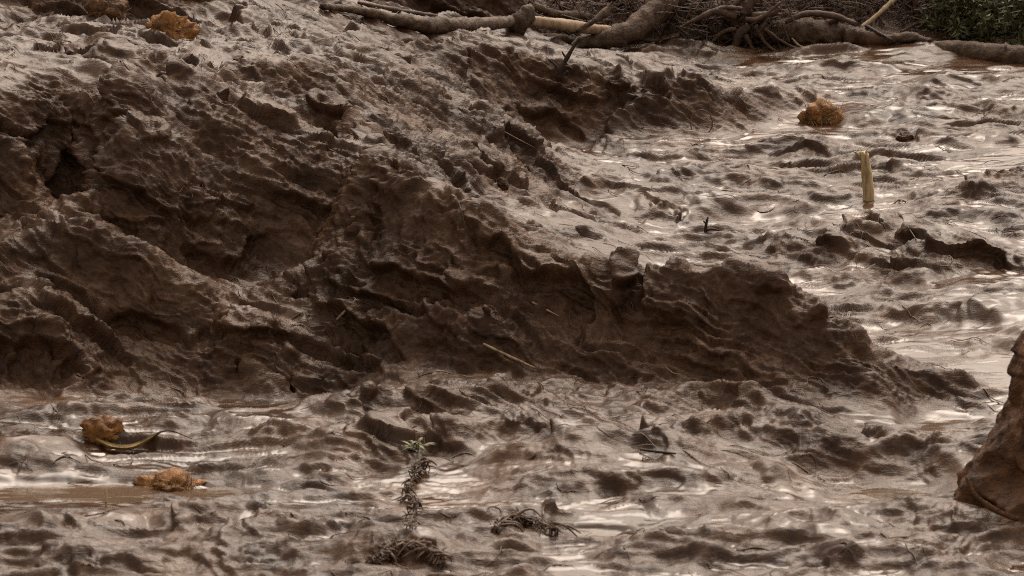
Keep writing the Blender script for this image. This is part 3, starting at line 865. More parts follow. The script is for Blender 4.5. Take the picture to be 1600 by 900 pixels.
straw_mat = simple_mat('ochre fibre', [(.3, (.07, .034, .014)), (.55, (.19, .095, .038)), (.75, (.30, .18, .085))], 8, .65, 0)
leaf_mat = simple_mat('green leaf', [(.3, (.05, .05, .012)), (.55, (.12, .12, .028)), (.75, (.22, .19, .06))], 9, .5, 0)
bush_mat = simple_mat('bush leaf', [(.3, (.022, .022, .009)), (.52, (.065, .068, .022)), (.72, (.15, .14, .055))], 3, .55, 0)
bark_strip_mat = simple_mat('yellow bark strip', [(.35, (.07, .04, .015)), (.55, (.25, .165, .04)), (.75, (.36, .27, .10))], 10, .45, .4, (.3, 1, 1))
fibre_mat = simple_mat('mud fibre', [(.3, (.035, .018, .010)), (.55, (.10, .060, .038)), (.72, (.22, .155, .11))], 1.7, .5, 0)

# ------------------------------------------------------------------ fallen timber along the far side
def log(name, label, cat, pts, radpx, mat, base_py=None, depth=None, seg=14, n=40, rough=.14, seed=0, jag=.05, group=None, extra=()):
    """pts in the photo; every point may carry its own depth. extra: (part name, pts, radii, material)"""
    def w(p):
        y = p[2] if len(p) > 2 else depth
        return PY(p[0], p[1], y)
    P3 = [w(p) for p in pts]
    R = [r / ppm(p[1]) for r, p in zip(radpx, P3)]
    V, F = tube(P3, R, seg, n, rough, seed, 5.0, jag)
    root = thing(name, label, cat, P3[0] - np.array((0, 0, R[0])), group)
    mesh_obj('trunk', V, F, mat, root)
    for part, ep, er, em in extra:
        E3 = [w(p) for p in ep]
        V, F = tube(E3, [r / ppm(p[1]) for r, p in zip(er, E3)], 8, max(8, 6 * len(ep)), .2, seed + 3, 8.0, .02)
        mesh_obj(part, V, F, em, root)
    return root


log('fallen_tree', 'thick pale fallen trunk curving up out of frame among the far logs', 'fallen tree',
    [(912, 68, 83.70), (945, 62, 83.80), (985, 48, 84.00), (1020, 22, 84.50), (1050, -8, 85.10), (1085, -45, 86.00)], [9, 15, 19, 21, 22, 24], bark_mat, seed=1, n=60,
    extra=[('root', [(914, 66, 83.70), (898, 74, 83.40), (880, 92, 82.70)], [8, 5, 2], bark_mat), ('root', [(925, 60, 83.80), (905, 62, 83.60), (893, 70, 83.30)], [6, 4, 2], bark_mat)])
log('fallen_log', 'horizontal muddy log lying under the thick curved trunk', 'log',
    [(975, 66, 84.80), (1010, 56, 85.00), (1060, 58, 85.10), (1110, 59, 85.00), (1160, 63, 84.90)], [12, 18, 20, 20, 19], bark_mat, seed=2, n=60,
    extra=[('branch_stub', [(1040, 44, 85.00), (1050, 32, 84.80), (1056, 24, 84.70)], [6, 4, 3], bark_mat)])
log('fallen_log', 'short fat log with rounded broken end right of the root tangle', 'log',
    [(1205, 50, 84.70), (1230, 50, 84.70), (1270, 52, 84.60), (1308, 54, 84.50), (1324, 55, 84.50)], [17, 21, 22, 21, 14], bark_mat, seed=3, n=50,
    extra=[('branch_stub', [(1290, 38, 84.50), (1312, 30, 84.40), (1335, 33, 84.30)], [5, 4, 2], bark_mat)])
rl = log('fallen_log', 'long brown log lying at the right edge below the green bushes', 'log',
         [(1430, 72, 84.10), (1470, 75, 83.70), (1520, 81, 83.30), (1570, 87, 82.90), (1620, 92, 82.50), (1690, 100, 82.10)], [7, 12, 16, 18, 19, 20], bark_mat, seed=4, n=70, rough=.1,
         extra=[('knot_ring', [(1565, 86.5, 82.90), (1570, 87, 82.90), (1574, 87.6, 82.90)], [18, 20.5, 18], bark_mat)])
log('fallen_log', 'thin mud coated log with knobbly root end left of centre', 'log',
    [(a, b, min(82.4, hit(a, b + 9)[1] - .1)) for a, b in ((505, 10), (570, 18), (625, 32), (670, 40), (730, 39), (800, 34))], [5, 7, 10, 13, 11, 9], bark_mat, seed=5, n=70, rough=.2,
    extra=[('root_plate', [(800, 50, 82.4), (812, 36, 82.3), (824, 20, 82.4), (830, 10, 82.5)], [12, 17, 14, 6], bark_mat)])
log('fallen_log', 'short pale broken log between root knob and curved trunk', 'log',
    [(832, 33, 82.80), (865, 36, 83.00), (900, 42, 83.40), (960, 50, 84.20)], [8, 9, 9, 8], pale_wood, seed=6, rough=.15)
log('snapped_branch', 'leaning snapped branch with ragged knob in front of the curved trunk', 'branch',
    [(901, 48, 83.30), (925, 35, 83.40), (948, 18, 83.60), (955, 12, 83.60)], [3.5, 4.5, 7, 6], bark_mat, seed=7, n=20, jag=.12)
log('fallen_log', 'pale log lying furthest back, top edge left of the curved trunk', 'log',
    [(860, -4, 86.80), (920, 5, 86.80), (1000, 16, 87.00)], [10, 11, 10], bark_mat, seed=8)
log('broken_sapling', 'thin broken stem standing upright above the horizontal log', 'sapling',
    [(1084, 42, 85.70), (1088, 25, 85.70), (1090, 8, 85.70), (1094, 3, 85.70)], [3, 3.5, 4, 5], root_mat, seed=9, n=16,
    extra=[('side_twig', [(1087, 28, 85.70), (1078, 34, 85.60), (1068, 40, 85.60)], [2, 1.6, 1], root_mat)])
log('snapped_tree', 'snapped upright tree rising behind the tangle of roots', 'tree',
    [(1206, 44, 85.60), (1216, 25, 85.60), (1228, 5, 85.70), (1244, -25, 85.80)], [5, 7, 10, 12], pale_wood, seed=10, n=24)

# torn root ball between the two logs
c = PY(1162, 40, 85.00)
rb = thing('root_ball', 'torn root ball, tangled and dark, between the two thick logs', 'root ball', c - np.array((0, 0, .5)))
V, F = lump(c, .62, .5, .42, 3, .5, 5, 1.6)
mesh_obj('soil_mass', V, F, clod_mat, rb)
V, F = lump(PY(1112, 28, 85.30), .42, .4, .2, 5, .5, 4, 1.6)
mesh_obj('soil_mass', V, F, clod_mat, rb)
for k, (pts, rr) in enumerate([([(1170, 40), (1155, 55), (1150, 72), (1148, 82)], [7, 8, 6, 4]), ([(1180, 40), (1190, 58), (1200, 72), (1222, 86)], [4, 3, 2.5, 1.5]),
                               ([(1150, 25), (1120, 18), (1090, 30), (1070, 38)], [7, 6, 4, 2]), ([(1160, 20), (1175, 0), (1180, -20)], [9, 7, 6]), ([(1175, 25), (1205, 22), (1218, 12)], [6, 5, 4]),
                               ([(1165, 30), (1185, 30), (1200, 20), (1220, 4)], [4, 4, 3, 2]), ([(1150, 45), (1130, 50), (1112, 66)], [4, 3, 2]), ([(1165, 55), (1172, 70), (1180, 82)], [4, 3, 2]),
                               ([(1195, 45), (1215, 60), (1240, 74), (1262, 80)], [3, 2, 2, 1.2]), ([(1140, 20), (1150, 5), (1170, -8)], [4, 4, 3]), ([(1186, 50), (1192, 40), (1196, 30)], [3, 4, 3]),
                               ([(1100, 26), (1130, 12), (1160, 14)], [3, 4, 3])]):
    q = [PY(a, b, 84.25 - .12 * (k % 3)) for a, b in pts]
    V, F = tube(q, [r / ppm(84.2) for r in rr], 7, 16, .25, k, 9)
    mesh_obj('root', V, F, root_mat, rb)
L = []
for k in range(260):
    a = np.array((c[0] + rng.normal() * .5, c[1] - .35 + rng.normal() * .15, c[2] + rng.normal() * .3))
    d = rng.normal(size=3) * (.25, .12, .22)
    bnd = rng.normal(size=3) * .1
    L.append([a + d * t + bnd * math.sin(3 * t) for t in np.linspace(0, 1, 6)])
V, Q = fibres(L, rng.uniform(.005, .014, len(L)))
o = fast_mesh('rootlets', V, Q, root_mat, rb); o['kind'] = 'stuff'

# more broken limbs jammed into the debris
for lab, pts, rr, mt, sd_ in [
        ('dark limb lying low between the broken pale log and the curved trunk', [(845, 58, 83.9), (880, 60, 84), (925, 72, 84.1)], [6, 7, 5], bark_mat, 21),
        ('mud coated limb crossing behind the root knob', [(835, 10, 84.2), (870, 22, 84.3), (910, 26, 84.5), (950, 36, 84.6)], [5, 7, 7, 5], bark_mat, 22),
        ('thin limb sloping behind the horizontal log, left of the upright stem', [(1030, 30, 85.2), (1060, 36, 85.1), (1092, 46, 84.9)], [6, 7, 5], root_mat, 23),
        ('short thick limb end jutting above the horizontal log', [(1070, 8, 85.6), (1100, 14, 85.5), (1140, 10, 85.5)], [8, 9, 7], bark_mat, 24),
        ('bent limb arching over the short fat log', [(1228, 34, 84.3), (1258, 22, 84.3), (1300, 24, 84.2), (1338, 38, 84.1)], [4, 5, 5, 3], root_mat, 25),
        ('dark log end half buried right of the short fat log', [(1318, 56, 84.3), (1350, 58, 84.3), (1392, 64, 84)], [14, 15, 8], clod_mat, 26),
        ('low half buried limb between fat log and long right log', [(1385, 62, 84), (1420, 58, 84), (1455, 66, 83.8)], [6, 8, 5], bark_mat, 27),
        ('thin limb lying on the slope left of the thin mud coated log', [(a, b, min(82.4, hit(a, b + 5)[1] - .1)) for a, b in ((560, 4), (610, 14), (680, 25))], [3, 4, 3], root_mat, 28)]:
    log('broken_limb', lab, 'limb', pts, rr, mt, seed=sd_, n=26, rough=.25)
r2 = np.random.default_rng(77)
tg = thing('root_tangle', 'tangle of fine roots and twigs caught among the logs, top centre', 'root tangle', PY(960, 60, 84.4))
L = []
for k in range(700):
    a = PY(r2.uniform(820, 1240), r2.uniform(-15, 66), r2.uniform(84.2, 85.6))
    d = r2.normal(size=3) * (.35, .12, .2); bnd = r2.normal(size=3) * .12
    L.append([a + d * t + bnd * math.sin(3 * t) for t in np.linspace(-.5, .5, 6)])
V, Q = fibres(L, r2.uniform(.006, .02, len(L)))
o = fast_mesh('twigs', V, Q, root_mat, tg); o['kind'] = 'stuff'
for k in range(12):
    a = PY(r2.uniform(840, 1220), r2.uniform(5, 60), 84.5); e = a + r2.normal(size=3) * (.6, .1, .35)
    V, F = tube([a, (a + e) / 2 + r2.normal(size=3) * .08, e], [.045, .035, .015], 6, 12, .25, k, 7)
    mesh_obj('branch', V, F, root_mat, tg)

# sticks
def stick(name, label, pts, radpx, mat, cat='stick', group=None, seed=0, depth=None, twigs=()):
    P3 = []
    for p in pts:
        P3.append(PY(p[0], p[1], p[2] if len(p) > 2 else depth))
    V, F = tube(P3, [r / ppm(P3[0][1]) for r in radpx], 7, 14, .18, seed, 9, .01)
    if not twigs:
        o = mesh_obj(name, V, F, mat)
        return tag(o, label, cat, group)
    root = thing(name, label, cat, P3[0], group)
    mesh_obj('stem', V, F, mat, root)
    for tp, tr in twigs:
        q = [PY(p[0], p[1], depth if len(p) < 3 else p[2]) for p in tp]
        V, F = tube(q, [r / ppm(q[0][1]) for r in tr], 6, 10, .2, seed + 5, 9)
        mesh_obj('twig', V, F, mat, root)
    return root


stick('long_stick', 'straight pale stick leaning up from the fat log to the top edge', [(1346, 43, 84.40), (1370, 24, 84.60), (1402, -6, 85.00)], [3.6, 3.8, 4.2], pale_wood, seed=1)
stick('dark_stick', 'dark stick sloping down right below the straight pale stick', [(1352, 40, 84.30), (1372, 51, 84.10), (1394, 63, 83.90)], [2.6, 2.6, 2], dark_twig, seed=2)
stick('forked_branch', 'forked branch under the bushes, one arm upright, one lying left', [(1452, 40, 85.30), (1452, 18, 85.40), (1458, -6, 85.50)], [4, 3.6, 3.4], root_mat, 'branch', depth=85.2, seed=3,
      twigs=[([(1450, 30, 85.20), (1430, 38, 85.00), (1408, 50, 84.70)], [3.2, 3, 2.2]), ([(1436, 36, 85.00), (1442, 26, 85.00)], [2, 1.2])])
stick('thin_stick', 'thin stick sloping down right in the shade under the bushes', [(1497, 30, 84.90), (1508, 45, 84.70), (1520, 58, 84.50)], [2.4, 2.4, 2], root_mat, seed=4)
stick('thin_stick', 'thin pale twig lying level in the shade right of the sloping stick', [(1512, 43, 85.00), (1535, 40, 85.00), (1545, 36, 85.00)], [1.6, 1.4, 1], pale_wood, seed=5)
stick('thin_stick', 'thin pale stick on top of the short fat log', [(1232, 20, 84.90), (1262, 24, 84.90), (1284, 28, 84.80)], [2.2, 2.2, 1.5], pale_wood, seed=6)
stick('thin_stick', 'thin curved root lying before the fat log', [(1238, 60, 84.40), (1250, 72, 84.10), (1275, 80, 83.80)], [1.8, 1.6, 1.2], pale_wood, seed=7)
stick('thin_stick', 'thin pale twigs crossing the dark thicket near the top edge', [(1300, 18, 86.00), (1330, 12, 86.00), (1352, 2, 86.00)], [2, 1.8, 1.5], pale_wood, seed=8, depth=86,
      twigs=[([(1318, 14, 86.00), (1334, 22, 85.90)], [1.4, 1]), ([(1325, 13, 86.00), (1340, 0, 86.10)], [1.4, 1])])
g = hit(874, 118)
d0 = g[1]
stick('twig_tuft', 'dark broken twig tuft sticking out of the middle ridge', [(872, 122), (878, 105), (892, 80), (906, 58)], [5, 4, 3, 2], dark_twig, 'twigs', depth=d0, seed=9,
      twigs=[([(876, 112), (864, 98), (856, 92)], [3, 2, 1.5]), ([(878, 108), (888, 104), (894, 108)], [3, 2, 1.2]), ([(874, 118), (866, 112), (862, 118)], [4, 3, 2]), ([(880, 116), (886, 112), (884, 122)], [4, 3, 2]),
             ([(885, 92), (880, 84), (878, 80)], [2, 1.5, 1])])
g = hit(1103, 362)
stick('black_twig', 'small black twig standing in the shiny puddle at middle right', [(1102, 364), (1103, 352), (1106, 340)], [2.6, 2.4, 1.4], dark_twig, 'twig', depth=g[1], seed=10,
      twigs=[([(1100, 360), (1112, 358), (1124, 360)], [2.4, 2, 1.2]), ([(1103, 350), (1099, 345)], [1.6, 1])])
for lab, a, b, r, mt in [('pale stick lying on the lower face of the bank, centre', (755, 551), (836, 579), 2.6, pale_wood),
                         ('short pale twig leaning on the bank face, left of centre', (526, 504), (556, 471), 2.6, pale_wood),
                         ('dark twig lying on the foreground terrace, right of centre', (1000, 707), (1056, 713), 3.0, dark_twig),
                         ('short grey twig lying on the bank face below its crest', (832, 478), (874, 499), 1.8, pale_wood),
                         ('thin stick lying across the mound on the right flat', (1418, 362), (1432, 378), 1.5, dark_twig),
                         ('thin pale root lying along the upper left slope', (770, 205), (838, 236), 1.6, fibre_mat)]:
    A, B = hit(*a), hit(*b)
    M = (A + B) / 2
    rr = .75 * r / ppm(A[1])
    V, F = tube([A + (0, 0, .035), M + (0, 0, .03), B + (0, 0, .03)], [rr, rr * 1.05, rr * .6], 6, 12, .2, int(a[0]), 9)
    tag(mesh_obj('stick', V, F, mt), lab, 'stick')
# a looped root on the end of the middle ridge
g = hit(1096, 205)
q = [PY(1096 + 17 * math.cos(t), 192 - 20 * math.sin(t), g[1] + .05 * math.sin(t)) for t in np.linspace(-.9, 4.1, 14)]
V, F = tube(q, [.011] * 14, 6, 50, .15, 3, 9)
tag(mesh_obj('looped_root', V, F, fibre_mat), 'thin root bent into a hoop on the end of the ridge', 'root')

# ------------------------------------------------------------------ the stake
g = hit(1357, 311)
st = thing('wooden_stake', 'pale yellow broken wooden stake standing upright in the flat', 'stake', g)
top = PY(1350, 238, g[1]); h_ = top[2] - g[2]
w0 = 8.5 / ppm(g[1])
V, F = tube([g + (0.0, 0, -.25), g + (0, 0, .1), g + (top - g) * .55 + (.008, 0, 0), top], [w0 * 1.05, w0 * 1.05, w0 * .98, w0 * .8], 9, 26, .07, 2, 6, .05)
mesh_obj('post', V, F, yellow_wood, st)
V, F = tube([top + (-w0 * .5, 0, -.12), top + (-w0 * 1.3, 0, -.02), top + (-w0 * 1.9, -.02, .015)], [.02, .024, .008], 5, 8, .2, 4, 9)
mesh_obj('splinter', V, F, yellow_wood, st)
V, F = tube([top + (w0 * .3, -.03, -.1), top + (w0 * .35, -.03, .0), top + (w0 * .4, -.03, .045)], [.022, .02, .006], 5, 8, .2, 5, 9)
mesh_obj('splinter', V, F, yellow_wood, st)
g = hit(166, 786)  # solid pale rod stands in for a stick's reflection on the water
V, F = tube([g + (0, 0, -.05), g + (0, 0, .1), PY(164, 762, g[1])], [.016, .018, .014], 6, 10, .1, 5, 9, .02)
tag(mesh_obj('stick_reflection', V, F, yellow_wood), 'small pale peg of a stick in the brown puddle at left, modelled solid', 'reflection')

# ------------------------------------------------------------------ the tall caked stump at the right
prof = [(1490, 858), (1520, 830), (1542, 803), (1560, 758), (1572, 720), (1586, 680), (1594, 638), (1600, 606), (1616, 568), (1634, 538), (1660, 510), (1700, 478), (1760, 458)]
ys0 = P(1600, 835, .1)[1]
lv = []
for a, b in prof:
    p = PY(a, b, ys0); lv.append((p[0], p[2]))
lv = np.array(lv); cxs = PY(1780, 700, ys0)[0]
zz_ = np.linspace(-.3, lv[-1, 1] + .02, 150)
ex = np.interp(zz_, lv[:, 1], lv[:, 0])
rad = cxs - ex
seg = 220
V = []
for i, zc in enumerate(zz_):
    for j in range(seg):
        t = 2 * math.pi * j / seg
        V.append((-math.cos(t) * rad[i], -math.sin(t) * rad[i] * .8, zc))
V = np.array(V)
k = .10 * n3(V[:, 0] * 1.3, V[:, 1] * 1.3 + 3, V[:, 2] * .9) + .05 * (1 - 2 * np.abs(n3(V[:, 0] * 2.6, V[:, 1] * 2.6, V[:, 2] * 1.8))) + .022 * n3(V[:, 0] * 6, V[:, 1] * 6, V[:, 2] * 5) + .012 * n3(V[:, 0] * 14, V[:, 1] * 14, V[:, 2] * 12)
low = sstep(1.2, .2, V[:, 2])
fold = .12 * low * (1 - 2.2 * np.abs(n3(V[:, 0] * 1.4 + V[:, 2] * .9, V[:, 1] * 1.4, V[:, 2] * 1.9 + 7)))
lap = V[:, 2] / .42 + 1.3 * n3(V[:, 0] * .9, V[:, 1] * .9 + 30, V[:, 2] * .7) + .4 * V[:, 0]
fr = lap - np.floor(lap)
k = k + .05 * ((1 - fr) * sstep(0, .15, fr) - .4) * sstep(-.2, .4, n3(V[:, 0] * .8, V[:, 1] * .8, V[:, 2] * .8 + 40)) + .03 * (.5 - 1.2 * np.abs(n3(V[:, 0] * 7, V[:, 1] * 7, V[:, 2] * 3)))
V[:, :2] *= (1 + k + fold)[:, None]
V[:, 2] += .05 * n3(V[:, 0] * 2, V[:, 1] * 2, V[:, 2] * 2)
V += np.array((cxs, ys0 + .8, 0))
F = [(i * seg + j, i * seg + (j + 1) % seg, (i + 1) * seg + (j + 1) % seg, (i + 1) * seg + j) for i in range(len(zz_) - 1) for j in range(seg)]
F.append(tuple((len(zz_) - 1) * seg + j for j in range(seg)))
sp = thing('mud_caked_stump', 'tall mud caked stump with flared foot at the right edge', 'stump', (cxs, ys0 + .8, 0))
mesh_obj('body', V, F, stump_mat, sp)
q = [PY(1510, 745, ys0 - .12), PY(1525, 775, ys0 - .25), PY(1560, 800, ys0 - .3), PY(1600, 815, ys0 - .3), PY(1650, 840, ys0 - .3)]
V, F = tube(q, [.02, .03, .035, .035, .03], 7, 24, .2, 3, 6)
mesh_obj('root', V, F, stump_mat, sp)

# ------------------------------------------------------------------ ochre clods
def clod(name, label, cat, px, py, wpx, hpx, mat, seed, peak=0., rough=.35, fuzz=0, sub=4, depth_f=.8, fmat=None):
    g = hit(px, py + hpx * .5)
    s_ = ppm(g[1]); rx = wpx / 2 / s_; rz = hpx / s_ * .62
    c = g + np.array((0, rx * depth_f * .7, rz * .02))
    root = thing(name, label, cat, g)
    V, F = lump(c, rx, rx * depth_f, rz, seed, rough, sub, 1.4, peak)
    mesh_obj('clod', V, F, mat, root)
    if fuzz:
        L = []
        for k in range(fuzz):
            d = rng.normal(size=3); d /= np.linalg.norm(d); d[2] = abs(d[2]) * .9; d[1] = -abs(d[1])
            a = c + d * np.array((rx, rx * depth_f, rz)) * .85
            tdir = np.cross(d, rng.normal(size=3)) * .8 + d * rng.uniform(.1, .7)
            ln_ = rng.uniform(.2, .5) * rx
            bend = rng.normal(size=3) * .3 * ln_
            L.append([a + tdir * ln_ * t + bend * t * t for t in np.linspace(0, 1, 6)])
        V, Q = fibres(L, rng.uniform(.004, .009, fuzz))
        o = fast_mesh('fibres', V, Q, fmat or straw_mat, root); o['kind'] = 'stuff'
    return root


clod('fibrous_clod', 'round fuzzy orange brown clump of fibres on the right flat', 'clump', 1287, 172, 60, 40, gold_mat, 1, .1, .35, 700, fmat=pale_straw)
clod('clay_clod', 'orange clay clod lying nearest the far left top edge', 'clod', 166, 8, 52, 36, ochre_mat, 2, .1, .5, 220)
clod('clay_clod', 'orange clay clod on the plateau in the upper left', 'clod', 263, 38, 56, 36, gold_mat, 3, .2, .55, 260)
clod('clay_clod', 'small pointed orange clod above the yellow strip at near left', 'clod', 160, 672, 56, 28, gold_mat, 4, .5, .5, 220, fmat=pale_straw)
clod('clay_clod', 'wide orange clod at the right end of the brown puddle', 'clod', 268, 756, 86, 28, gold_mat, 5, .4, .5, 260, fmat=pale_straw)
for lab, a, b, w_, h_, sd_ in [('small brown dome of mud left of the middle flat', 783, 283, 22, 18, 13),
                               ('small dark rock on the right flat above the stake', 1416, 212, 26, 16, 14)]:
    clod('mud_clod', lab, 'clod', a, b, w_, h_, clod_mat, sd_, .1, .3, 0, 5)

# ------------------------------------------------------------------ yellow strip, green sprig, root clumps
def on(p, up=.03):
    g = hit(*p); return g + np.array((0, 0, up))


q = [on(p, u) for p, u in (((146, 694), .05), ((175, 705), .05), ((205, 706), .05), ((235, 699), .09), ((252, 694), .12))]
root = thing('bark_strip', 'curved yellow strip of bark lying in the mud at near left', 'bark strip', q[0])
n = 22
c_, r_ = smooth_line(q, [.02, .045, .05, .04, .012], n)
V, F = [], []
for i in range(n):
    for j in range(7):
        t = math.pi * (j / 6) + math.pi
        V.append((c_[i][0], c_[i][1] + math.cos(t) * r_[i] * 1.6, c_[i][2] + math.sin(t) * r_[i] * .8 + .02))
for i in range(n):
    for j in range(7):
        p = V[i * 7 + j]; V.append((p[0], p[1], p[2] + .012))
for i in range(n - 1):
    for j in range(6):
        a = i * 7 + j; F.append((a, a + 1, a + 8, a + 7)); b = a + n * 7; F.append((b, b + 7, b + 8, b + 1))
mesh_obj('sheath', V, F, bark_strip_mat, root)
V, F = tube([q[-1] + (-.05, 0, 0), q[-1] + (.12, .05, .02), on((300, 690), .03)], [.012, .01, .006], 6, 10, .2, 3, 8)
mesh_obj('stalk', V, F, dark_twig, root)

g = hit(652, 708)
sp = thing('green_sprig', 'small yellow green sprig growing in the foreground mud', 'sprig', g)
V, F = tube([g + (0, 0, -.03), g + (.02, 0, .08), g + (.01, -.02, .16)], [.008, .007, .004], 5, 8, .1, 1, 9)
mesh_obj('stem', V, F, leaf_mat, sp)
for k in range(26):
    an = rng.uniform(0, 2 * math.pi); ln_ = rng.uniform(.12, .26); el = rng.uniform(.15, 1.3)
    a = g + (rng.normal() * .05, rng.normal() * .04, rng.uniform(.02, .1))
    d = np.array((math.cos(an) * math.cos(el), math.sin(an) * math.cos(el), math.sin(el)))
    s_ = np.cross(d, (0, 0, 1)); s_ /= np.linalg.norm(s_) + 1e-6
    V, F = [], []
    for i, t in enumerate(np.linspace(0, 1, 6)):
        w_ = .022 * math.sin(math.pi * min(.98, t * .9 + .1))
        p = a + d * ln_ * t - np.array((0, 0, .1 * t * t))
        V += [p - s_ * w_, p - (0, 0, .006), p + s_ * w_]
    for i in range(5):
        F += [(3 * i, 3 * i + 1, 3 * i + 4, 3 * i + 3), (3 * i + 1, 3 * i + 2, 3 * i + 5, 3 * i + 4)]
    mesh_obj('leaf', V, F, leaf_mat, sp)


def root_clump(name, label, cat, spine, radpx, nroot, spread, soil=None, seed=0, down=.5, mat=None, rr=(.005, .013)):
    mat = mat or root_mat
    base = hit(*spine[-1])
    root = thing(name, label, cat, base)
    q = [hit(a, b) + np.array((0, 0, .05 + .04 * (i % 2))) for i, (a, b) in enumerate(spine)]
    s_ = ppm(base[1])
    V, F = tube(q, [r / s_ for r in radpx], 8, 24, .4, seed, 7)
    mesh_obj('stem', V, F, root_mat, root)
    q = np.array(q)
    if soil:
        for (a, b, w_, h_) in soil:
            V, F = lump(PY(a, b, base[1]), w_ / 2 / s_, w_ / 2 / s_, h_ / 2 / s_, seed + a, .45, 4, 1.7)
            mesh_obj('soil', V, F, clod_mat, root)
    cc, _ = smooth_line(q, [1] * len(q), 40)
    for k in range(nroot // 12):
        a = cc[rng.integers(0, 40)]
        d = np.array((rng.normal() * 1.1, -abs(rng.normal()) * .5, rng.normal() * .5 - down * .4)) * spread
        pts = [a, a + d * .5 + rng.normal(size=3) * .04, a + d + (0, 0, -.08)]
        V, F = tube(pts, [.02, .014, .006], 6, 10, .3, k, 9)
        mesh_obj('root', V, F, mat, root)
    L = []
    for k in range(nroot):
        a = cc[rng.integers(0, 40)] + rng.normal(size=3) * spread * (.3, .2, .12)
        d = np.array((rng.normal() * .5, rng.normal() * .3, -down + rng.normal() * .35)) * spread * rng.uniform(.4, 1)
        bend = rng.normal(size=3) * .25 * spread
        L.append([a + d * t + bend * t * t for t in np.linspace(0, 1, 6)])
    V, Q = fibres(L, rng.uniform(rr[0], rr[1], len(L)))
    o = fast_mesh('rootlets', V, Q, mat, root); o['kind'] = 'stuff'
    return root


root_clump('uprooted_shrub', 'mud coated uprooted shrub in the foreground centre below the green sprig', 'shrub', [(662, 722), (650, 745), (638, 778), (650, 800), (640, 828)], [1.2, 2, 2, 2, 1.5], 300, .11, seed=3, down=.15, mat=fibre_mat, rr=(.006, .012))
root_clump('root_mass', 'dark out of focus root mass at the bottom edge, centre', 'root mass', [(585, 880), (615, 862), (650, 860), (690, 885)], [3, 4, 4, 3], 420, .14, None, seed=5, mat=fibre_mat)
root_clump('root_tuft', 'small dark tuft of roots beside the small bright puddle', 'root tuft', [(775, 832), (800, 818), (830, 818), (865, 838)], [2, 3, 3, 2], 260, .14, seed=7, mat=fibre_mat)

# ------------------------------------------------------------------ bushes and thicket in the far right corner
def bush(label, px, py, depth, wpx, hpx, seed, n=1500):
    r2 = np.random.default_rng(seed)
    c = PY(px, py, depth); s_ = ppm(depth); rx = wpx / 2 / s_; rz = hpx / 2 / s_
    g = np.array((c[0], c[1], float(zt(c[0], c[1])[0])))
    root = thing('green_bush', label, 'bush', g, 'bushes in the far right corner')
    for k in range(9):
        e = c + r2.normal(size=3) * (rx * .5, .3, rz * .4)
        m_ = (g + e) / 2 + r2.normal(size=3) * .12
        V, F = tube([g + (r2.normal() * .25, r2.normal() * .2, -.1), m_, e], [.03, .02, .008], 6, 12, .2, k, 7)
        mesh_obj('stem', V, F, root_mat, root)
    nc = 26
    cl = c + r2.normal(size=(nc, 3)) * (rx * .55, .45, rz * .5); cr = r2.uniform(.14, .34, nc)
    w = r2.integers(0, nc, n)
    d = r2.normal(size=(n, 3)); d /= np.linalg.norm(d, axis=1)[:, None]
    a = cl[w] + d * (cr[w] * r2.uniform(.4, 1, n))[:, None]
    ax_ = r2.normal(size=(n, 3)) + (0, -.2, .5); ax_ /= np.linalg.norm(ax_, axis=1)[:, None]
    sd_ = np.cross(ax_, r2.normal(size=(n, 3))); sd_ /= np.linalg.norm(sd_, axis=1)[:, None]
    ln_ = r2.uniform(.10, .24, n)[:, None]; wd = ln_ * .13
    nr = np.cross(ax_, sd_)
    V = np.stack([a, a + ax_ * ln_ * .5 + sd_ * wd, a + ax_ * ln_ - nr * ln_ * .15, a + ax_ * ln_ * .5 - sd_ * wd], 1).reshape(-1, 3)
    fast_mesh('crown', V, np.arange(len(V)).reshape(-1, 4), bush_mat, root)
    return root


bush('green leafy bush at the top right, nearest the forked branch', 1488, 14, 84.9, 110, 74, 1)
bush('bright green bush in the top right, middle of three', 1550, 20, 84.5, 110, 84, 2, 1800)
bush('green bush cut off by the top right corner of the picture', 1612, 24, 84.2, 110, 110, 3, 1800)
r2 = np.random.default_rng(9)
tk = thing('dark_thicket', 'dark tangle of bare twigs behind the far logs on the right', 'thicket', PY(1330, 40, 87.5))
L = []
for k in range(900):
    px = r2.uniform(1215, 1640); py = r2.uniform(-25, 62 if px > 1440 else 34)
    a = PY(px, py, r2.uniform(84.9, 86.0))
    d = r2.normal(size=3) * (.4, .15, .25); bnd = r2.normal(size=3) * .12
    L.append([a + d * t + bnd * math.sin(3 * t) for t in np.linspace(-.5, .5, 6)])
V, Q = fibres(L, r2.uniform(.005, .018, len(L)))
o = fast_mesh('twigs', V, Q, root_mat, tk); o['kind'] = 'stuff'
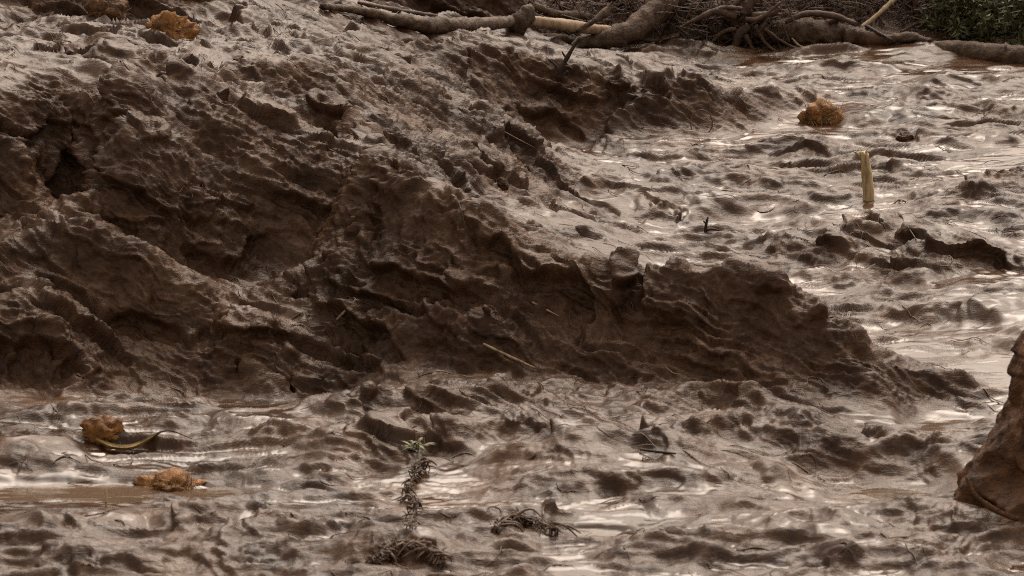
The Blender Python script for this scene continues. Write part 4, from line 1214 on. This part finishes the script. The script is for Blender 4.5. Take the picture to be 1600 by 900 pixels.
for k in range(14):
    px = r2.uniform(1230, 1600); a = PY(px, r2.uniform(20, 50), 85.6); e = a + r2.normal(size=3) * (.7, .1, .5)
    V, F = tube([a, (a + e) / 2 + r2.normal(size=3) * .08, e], [.035, .03, .015], 6, 12, .2, k, 7)
    mesh_obj('branch', V, F, root_mat, tk)

# ------------------------------------------------------------------ strands of root and straw, crumbs of mud
def strands(name, label, n, lmin, lmax, rmin, rmax, mat, seed, flow, mask):
    r2 = np.random.default_rng(seed)
    yy = r2.uniform(48, 90, n * 3); xx = r2.uniform(-1.05, 1.05, n * 3) * np.interp(yy, rows, wide)
    ci = np.clip(np.searchsorted(cols, xx / np.interp(yy, rows, wide)), 0, NC - 1)
    ri = np.array([np.searchsorted(Y0[:, c_], y_) for c_, y_ in zip(ci, yy)]); ri = np.clip(ri, 0, NR - 1)
    keep = mask[ri, ci] > r2.uniform(0, 1, len(xx))
    xx, yy = xx[keep][:n], yy[keep][:n]; n = len(xx)
    an = r2.normal(flow, .5, n); ln_ = r2.uniform(lmin, lmax, n); curv = r2.normal(0, 1.6, n)
    k = 8; t = np.linspace(0, 1, k)
    ang = an[:, None] + curv[:, None] * (t - .5)[None] + .5 * r2.normal(size=(n, 1)) * np.sin(6 * t)[None]
    px = xx[:, None] + np.cumsum(np.cos(ang) * ln_[:, None] / k, 1); py = yy[:, None] + np.cumsum(np.sin(ang) * ln_[:, None] / k, 1)
    zz = zt(px.ravel(), py.ravel()).reshape(px.shape)
    zz = zz + r2.uniform(-.004, .012, n)[:, None] + np.abs(r2.normal(0, .02, n))[:, None] * np.sin(math.pi * t)[None]
    V, Q = fibres(np.stack([px, py, zz], -1), r2.uniform(rmin, rmax, n))
    o = fast_mesh(name, V, Q, mat)
    o['kind'] = 'stuff'; tag(o, label, 'fibres')
    return o


bank_m = bank * inside
strands('root_fibres', 'fine muddy root fibres strewn over the banks', 1500, .2, .8, .005, .010, fibre_mat, 21, -.7, bank_m * (.25 + .75 * (1 - steep)) * .9)
strands('straw_litter', 'fine muddy straw strewn over the wet flats', 120, .2, .7, .005, .011, fibre_mat, 22, 0.1, (1 - bank) * inside * .8)
